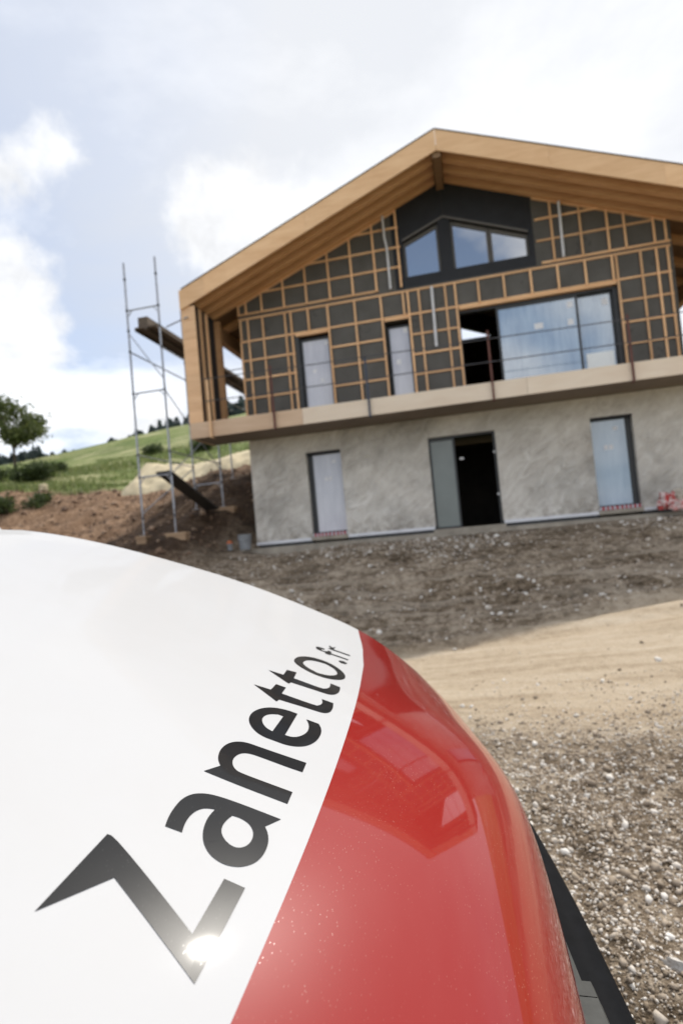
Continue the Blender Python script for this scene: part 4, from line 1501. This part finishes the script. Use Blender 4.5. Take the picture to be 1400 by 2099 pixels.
GLYPHS = [["Z",[[[-2919,5347],[-2919,6475],[-2837,6485],[-1620,5822],[-1619,6564],[-1383,6563],[-1387,5409],[-2554,6015]]]],["a",[[[-2480,6925],[-2521,7098],[-2536,7284],
    [-2531,7458],[-2486,7602],[-2406,7699],[-2289,7765],[-2124,7798],[-1907,7813],[-1689,7819],[-1371,7822],[-1503,7576],[-1447,7502],[-1395,7385],[-1369,7257],
    [-1369,7105],[-1401,6968],[-1464,6868],[-1551,6790],[-1670,6748],[-1790,6757],[-1898,6803],[-2000,6900],[-2071,7024],[-2118,7172],[-2140,7347],[-2123,7524],
    [-2219,7485],[-2284,7409],[-2318,7294],[-2324,7167],[-2308,7043],[-2280,6939]],[[-1906,7538],[-1816,7554],[-1699,7525],[-1621,7455],[-1576,7366],[-1560,7246],
    [-1582,7138],[-1637,7066],[-1708,7042],[-1802,7074],[-1877,7136],[-1925,7219],[-1942,7325],[-1932,7437]]]],["n",[[[-2538,8191],[-2403,8461],[-2468,8554],
    [-2517,8676],[-2549,8848],[-2542,9033],[-2492,9191],[-2397,9303],[-2281,9351],[-2151,9353],[-1893,9363],[-1637,9378],[-1387,9394],[-1381,9088],[-1566,9074],
    [-1817,9073],[-2020,9073],[-2169,9062],[-2263,8998],[-2313,8879],[-2320,8733],[-2283,8602],[-2216,8512],[-2130,8470],[-1751,8476],[-1388,8485],[-1381,8184],
    [-2032,8176]]]],["e",[[[-1872,11096],[-1998,11107],[-2127,11086],[-2248,11031],[-2359,10934],[-2453,10784],[-2515,10593],[-2537,10406],[-2520,10214],[-2466,10044],
    [-2376,9894],[-2258,9779],[-2126,9728],[-2024,9727],[-1923,9727],[-1805,9725],[-1679,9764],[-1563,9852],[-1470,9986],[-1402,10179],[-1369,10392],[-1365,10610],
    [-1391,10785],[-1430,10902],[-1469,10980],[-1691,10987],[-1624,10839],[-1587,10668],[-1580,10476],[-1617,10298],[-1690,10136],[-1778,10062],[-1872,10056]],
    [[-2059,10770],[-2152,10772],[-2245,10696],[-2311,10588],[-2336,10455],[-2324,10312],[-2267,10168],[-2179,10063],[-2073,10025]]]],["t",[[[-2855,11819],
    [-2534,11848],[-2522,12266],[-2321,12263],[-2318,11843],[-1817,11824],[-1638,11842],[-1583,11946],[-1566,12131],[-1608,12316],[-1377,12305],[-1349,12026],
    [-1359,11786],[-1409,11637],[-1479,11573],[-1574,11550],[-1769,11540],[-2290,11478],[-2309,11340]]]],["t",[[[-2841,13001],[-2527,13028],[-2533,13469],[-2329,13524],
    [-2305,13038],[-1807,12998],[-1676,13020],[-1595,13138],[-1563,13351],[-1585,13597],[-1366,13567],[-1344,13255],[-1374,13001],[-1452,12809],[-1575,12740],
    [-1748,12734],[-2298,12698],[-2326,12561]]]],["o",[[[-2545,14367],[-2560,14701],[-2494,15006],[-2346,15248],[-2154,15407],[-1890,15465],[-1664,15367],[-1455,15117],
    [-1339,14783],[-1327,14461],[-1406,14203],[-1578,13974],[-1782,13865],[-1998,13872],[-2230,13982],[-2429,14157]],[[-2351,14515],[-2330,14792],[-2232,15004],
    [-2065,15138],[-1860,15195],[-1660,15055],[-1548,14829],[-1526,14577],[-1592,14354],[-1720,14169],[-1929,14082],[-2139,14182],[-2285,14335]]]],[".",[[[-1623,16061],
    [-1593,16210],[-1489,16281],[-1392,16209],[-1425,16026],[-1543,15941]]]],["f",[[[-2319,16598],[-2288,16763],[-2193,16840],[-2079,16845],[-2079,16734],[-2148,16664],
    [-2148,16569],[-2097,16537],[-2009,16647],[-1981,16820],[-1885,16823],[-1881,16610],[-1397,16766],[-1402,16617],[-1872,16461],[-1877,16343],[-2027,16332],
    [-2018,16458],[-2142,16425],[-2262,16451]]]],["r",[[[-2029,17071],[-1949,17235],[-2036,17409],[-2019,17516],[-1916,17429],[-1856,17653],[-1845,17540],[-1884,17299],
    [-1825,17266],[-1388,17424],[-1391,17271],[-1886,17078]]]]]
_Q = np.array(HOOD_Q) / 1e4
S0, S1, NS_ = -1.4, 0.8, 15
V0, V1, NV_ = -0.2, 2.2, 11
DS, DV = (S1 - S0) / (NS_ - 3), (V1 - V0) / (NV_ - 3)
RT = math.sqrt(0.5)


def _bs(t):
    return np.stack([(1 - t) ** 3, 3 * t ** 3 - 6 * t ** 2 + 4, -3 * t ** 3 + 3 * t ** 2 + 3 * t + 1, t ** 3], -1) / 6


def skin(s, v, lift=0.0):
    """bonnet and nose surface: s runs from the windscreen over the nose, v across the van"""
    def q(s, v):
        f = np.clip((s - S0) / DS, 0, NS_ - 3 - 1e-9)
        g = np.clip((v - V0) / DV, 0, NV_ - 3 - 1e-9)
        i, j = np.floor(f).astype(int), np.floor(g).astype(int)
        a, b = _bs(f - i), _bs(g - j)
        o = 0
        for k in range(4):
            for l in range(4):
                o = o + a[..., k] * b[..., l] * _Q[i + k, j + l]
        return o
    s, v = np.asarray(s, float), np.asarray(v, float)
    h = q(s, v)
    if lift:
        e = 1e-3
        gs, gv = (q(s + e, v) - h) / e, (q(s, v + e) - h) / e
        n = np.sqrt(1 + gs ** 2 + gv ** 2)
        s, v, h = s - lift * gs / n, v - lift * gv / n, h + lift / n
    u, z = RT * (s + h), -0.35 + RT * (h - s)
    return np.stack([VORG.x + EU.x * u + EV.x * v, VORG.y + EU.y * u + EV.y * v, z], -1)


def red_edge(v):
    return np.interp(v, [0.0, 0.6, 1.4, 1.69, 1.92, 2.0, 2.2], [-0.095, -0.0975, -0.0962, -0.0966, -0.1089, -0.118, -0.146])


VN, VF = 0.075, 2.195


def skin_grid(name, mat, parent, sa, sb, ns, nv=120, va=VN, vb=VF):
    vv = np.linspace(va, vb, nv)
    t_ = np.linspace(0, 1, ns)
    a, b = sa(vv), sb(vv)
    Sg = a[None] + (b - a)[None] * t_[:, None]
    Vg = np.broadcast_to(vv, Sg.shape)
    P = skin(Sg, Vg).reshape(-1, 3)
    i = (np.arange(ns - 1)[:, None] * nv + np.arange(nv - 1)[None]).ravel()
    return from_arrays(name, P, np.stack([i, i + nv, i + nv + 1, i + 1], -1), mat, parent, 180)


def smooth_loop(P, it=2):
    """round off the soft bends of an outline, keep its sharp corners"""
    P = [np.array(p, float) for p in P]
    for _ in range(it):
        n = len(P)
        out = []
        for i in range(n):
            a, b, c = P[i - 1], P[i], P[(i + 1) % n]
            d1, d2 = b - a, c - b
            l1, l2 = np.linalg.norm(d1), np.linalg.norm(d2)
            ang = math.degrees(math.acos(max(-1, min(1, float(d1 @ d2) / (l1 * l2 + 1e-12)))))
            if ang > 40 or ang < 0.5:
                out.append(b)
            else:
                out.append(b - d1 * min(0.25, 0.5))
                out.append(b + d2 * min(0.25, 0.5))
        P = out
    return P


def glyph(loops, parent, name):
    bm = bmesh.new()
    edges = []
    for lp in loops:
        pts = smooth_loop(np.array(lp) / 1e4)
        vs = [bm.verts.new((p[0], p[1], 0)) for p in pts]
        for i in range(len(vs)):
            edges.append(bm.edges.new((vs[i], vs[(i + 1) % len(vs)])))
    bmesh.ops.triangle_fill(bm, use_beauty=True, use_dissolve=False, edges=edges)
    lo = np.min([v.co[:2] for v in bm.verts], axis=0)
    hi = np.max([v.co[:2] for v in bm.verts], axis=0)
    for ax in (0, 1):
        c = lo[ax] + 0.012
        while c < hi[ax]:
            co, no = [0, 0, 0], [0, 0, 0]
            co[ax], no[ax] = c, 1
            bmesh.ops.bisect_plane(bm, geom=bm.verts[:] + bm.edges[:] + bm.faces[:], plane_co=co, plane_no=no)
            c += 0.012
    bm.normal_update()
    P = skin(np.array([v.co.x for v in bm.verts]), np.array([v.co.y for v in bm.verts]), 0.0007)
    o = worldpos(parent)
    for v, p in zip(bm.verts, P):
        v.co = Vector(p) - o
    bm.normal_update()
    bmesh.ops.recalc_face_normals(bm, faces=bm.faces)
    if sum(f.normal.z * f.calc_area() for f in bm.faces) < 0:
        bmesh.ops.reverse_faces(bm, faces=bm.faces)
    me = bpy.data.meshes.new(name)
    bm.to_mesh(me)
    bm.free()
    return link(name, me, 'letter', parent, 60)


def vq(m, pts):
    m.face([vw(*p) for p in pts])


def sweep(name, mat, parent, prof, vv, off, smooth=35):
    """profile of (u, z) swept across the van; off(v) pulls the ends back"""
    n, k = len(vv), len(prof)
    V, Fa = [], []
    for v in vv:
        for u, z in prof:
            V.append(vw(u + off(v), v, z))
    for i in range(n - 1):
        for j in range(k - 1):
            a = i * k + j
            Fa.append((a, a + 1, a + k + 1, a + k))
    return from_arrays(name, np.array(V), np.array(Fa), mat, parent, smooth)


def build_van():
    c = vw(-2.6, VC_, VG)
    T = empty('van', c, 'white van with red nose and black lettering across its bonnet, close by', 'van')
    hood = skin_grid('bonnet', 'van_white', T, lambda v: np.full_like(v, -1.385), red_edge, 90)
    skin_grid('nose_panel', 'van_red', T, red_edge, lambda v: np.full_like(v, 0.60), 90)['label'] = 'glossy dusty red nose panel'
    for ch, loops in GLYPHS:
        o = glyph(loops, hood, 'full_stop' if ch == '.' else 'letter')
        o['label'] = 'black full stop' if ch == '.' else 'black letter ' + ch
    # bumper and grille
    off = lambda v: -0.05 * abs((v - VC_) / VH) ** 2.5 - 0.25 * max(0, abs(v - VC_) / VH - 0.86) ** 1.0 * 2
    vv = np.linspace(VC_ - VH, VC_ + VH, 61)
    sweep('bumper', 'trim_black', T, [(0.10, -0.895), (0.29, -0.895), (0.325, -0.90), (0.343, -0.915), (0.348, -0.94), (0.345, -1.14), (0.31, -1.21), (0.15, -1.25)], vv, off)
    off2 = lambda v: 0.0
    sweep('grille_bar', 'trim_grey', T, [(0.15, -0.795), (0.244, -0.80), (0.249, -0.815), (0.245, -0.86), (0.15, -0.88)], np.linspace(0.88, 1.33, 25), lambda v: -0.30 * max(0, abs(v - VC_) - 0.17) ** 1.5, 35)
    sweep('badge_plate', 'trim_grey', T, [(0.20, -0.79), (0.258, -0.797), (0.2635, -0.81), (0.262, -0.87), (0.20, -0.875)], np.linspace(VC_ - 0.055, VC_ - 0.02, 5), off2, 35)
    sweep('badge_plate', 'trim_grey', T, [(0.20, -0.791), (0.2585, -0.798), (0.2645, -0.811), (0.263, -0.871), (0.20, -0.876)], np.linspace(VC_ - 0.25, VC_ - 0.056, 9), off2, 35)
    # head lamps either side of the grille
    for s in (-1, 1):
        vm = VC_ + s * 0.72
        vv2 = np.linspace(vm - 0.22, vm + 0.22, 17)
        L = sweep('headlight', 'lamp', T, [(0.05, -0.70), (0.165, -0.72), (0.185, -0.78), (0.17, -0.86), (0.05, -0.885)], vv2, lambda v: -0.10 * abs((v - VC_) / VH) ** 3)
    # body shell behind the bonnet
    uh = [(-0.02, -0.60), (-0.10, -0.50), (-0.30, -0.37), (-0.55, -0.22), (-0.85, -0.07), (-1.2, 0.05), (-1.50, 0.10)]
    arch = lambda cu: [(cu + 0.43 * math.cos(a), -1.17 + 0.43 * math.sin(a)) for a in np.linspace(0, math.pi, 13)]
    outline = [(0.05, -1.2), (0.10, -0.85)] + uh + [(-2.20, 0.96), (-2.45, 1.04), (-5.55, 1.08), (-5.70, 0.9), (-5.72, -1.15)] + [(p[0], p[1]) for p in arch(-4.45)[::-1]] + [p for p in arch(-0.85)[::-1]]
    for s, v in ((-1, VN - 0.03), (1, VF + 0.0)):
        m = MB()
        a = [vw(u, v, z) for u, z in outline]
        b = [vw(u, v + 0.03, z) for u, z in outline]
        if s < 0:
            m.face(a[::-1])
            m.face(b)
        else:
            m.face(a[::-1])
            m.face(b)
        n = len(a)
        for i in range(n):
            j = (i + 1) % n
            m.face([a[i], a[j], b[j], b[i]])
        bm = bmesh.new()
        me = bpy.data.meshes.new('side_panel')
        o = worldpos(T)
        me.from_pydata([(x - o[0], y - o[1], z - o[2]) for x, y, z in m.v], [], m.f)
        bm.from_mesh(me)
        bmesh.ops.remove_doubles(bm, verts=bm.verts, dist=1e-5)
        bmesh.ops.triangulate(bm, faces=[f for f in bm.faces if len(f.verts) > 4], ngon_method='EAR_CLIP')
        bm.to_mesh(me)
        bm.free()
        side = link('side_panel', me, 'van_white', T)
        yv = v - 0.006 if s < 0 else v + 0.036
        w = MB()
        pts = [(-1.75, 0.16), (-2.70, 0.16), (-2.70, 0.86), (-2.28, 0.86)]
        w.face([vw(u, yv, z) for u, z in pts])
        w.face([vw(u, yv + .004, z) for u, z in pts[::-1]])
        w.build('side_window', 'windscreen', side)
        hb = MB()
        hb.tube(vw(-2.55, yv - .02, -0.12), vw(-2.75, yv - .02, -0.12), 0.014, n=8)
        hb.build('door_handle', 'trim_black', side, 40)
        mi = MB()
        ym = VN - 0.2 if s < 0 else VF + 0.17
        mi.tube(vw(-2.13, v, 0.22), vw(-2.13, ym, 0.27), 0.02, n=8)
        mx = [vw(-2.05, ym + q, z) for q, z in ((-0.09, 0.14), (0.09, 0.14), (0.09, 0.44), (-0.09, 0.44))]
        mb_ = [vw(-2.17, ym + q * .85, z) for q, z in ((-0.09, 0.16), (0.09, 0.16), (0.09, 0.42), (-0.09, 0.42))]
        mi.face(mx)
        mi.face(mb_[::-1])
        for i in range(4):
            j = (i + 1) % 4
            mi.face([mx[i], mb_[i], mb_[j], mx[j]])
        mi.build('mirror', 'trim_black', T)
        for cu in (-0.85, -4.45):
            cv = v + (0.13 if s < 0 else -0.10)
            cpt = Vector(vw(cu, cv, -1.16))
            wh = MB()
            ax = EV
            k = 28
            prof = [(0.20, -0.10), (0.31, -0.11), (0.34, -0.08), (0.34, 0.08), (0.31, 0.11), (0.20, 0.10)]
            base = len(wh.v)
            for r_, d in prof:
                for i in range(k):
                    q = 2 * math.pi * i / k
                    p = cpt + EU * (r_ * math.cos(q)) + Vector((0, 0, r_ * math.sin(q))) + ax * d
                    wh.v.append(tuple(p))
            for j in range(len(prof) - 1):
                for i in range(k):
                    a1, b1 = base + j * k + i, base + j * k + (i + 1) % k
                    wh.f.append((a1, b1, b1 + k, a1 + k))
            wheel = wh.build('wheel', 'rubber', T, 35)
            rm = MB()
            for sd in (-0.06, 0.06):
                rm.tube(cpt + ax * (sd - .01), cpt + ax * (sd + .01), 0.205, n=28)
            rm.build('rim', 'rim', wheel, 40)
    # windscreen, roof, back
    m = MB()
    va, vb = VN + 0.06, VF - 0.06
    vq(m, [(-1.515, va, 0.12), (-1.515, vb, 0.12), (-2.20, vb - .08, 0.955), (-2.20, va + .08, 0.955)])
    m.build('windscreen', 'windscreen', T)
    m = MB()
    for a, b in (((-2.20, 0.957), (-2.45, 1.045)), ((-2.45, 1.045), (-5.55, 1.085)), ((-5.55, 1.085), (-5.70, 0.905)), ((-5.70, 0.905), (-5.72, -1.15))):
        vq(m, [(a[0], VN - .028, a[1]), (a[0], VF + .028, a[1]), (b[0], VF + .028, b[1]), (b[0], VN - .028, b[1])])
    m.build('roof', 'van_white', T)
    m = MB()
    vq(m, [(-1.40, VN, 0.10), (-1.40, VF, 0.10), (-1.52, VF, 0.118), (-1.52, VN, 0.118)])
    m.build('cowl', 'trim_black', T)
    m = MB()
    vq(m, [(0.0, VN, -1.22), (0.0, VF, -1.22), (-5.6, VF, -1.18), (-5.6, VN, -1.18)])
    m.build('underbody', 'trim_black', T)
    return T


M['lamp'] = glass('headlamp_lens', (0.35, 0.36, 0.37), 0.08, 1.5)
build_van()
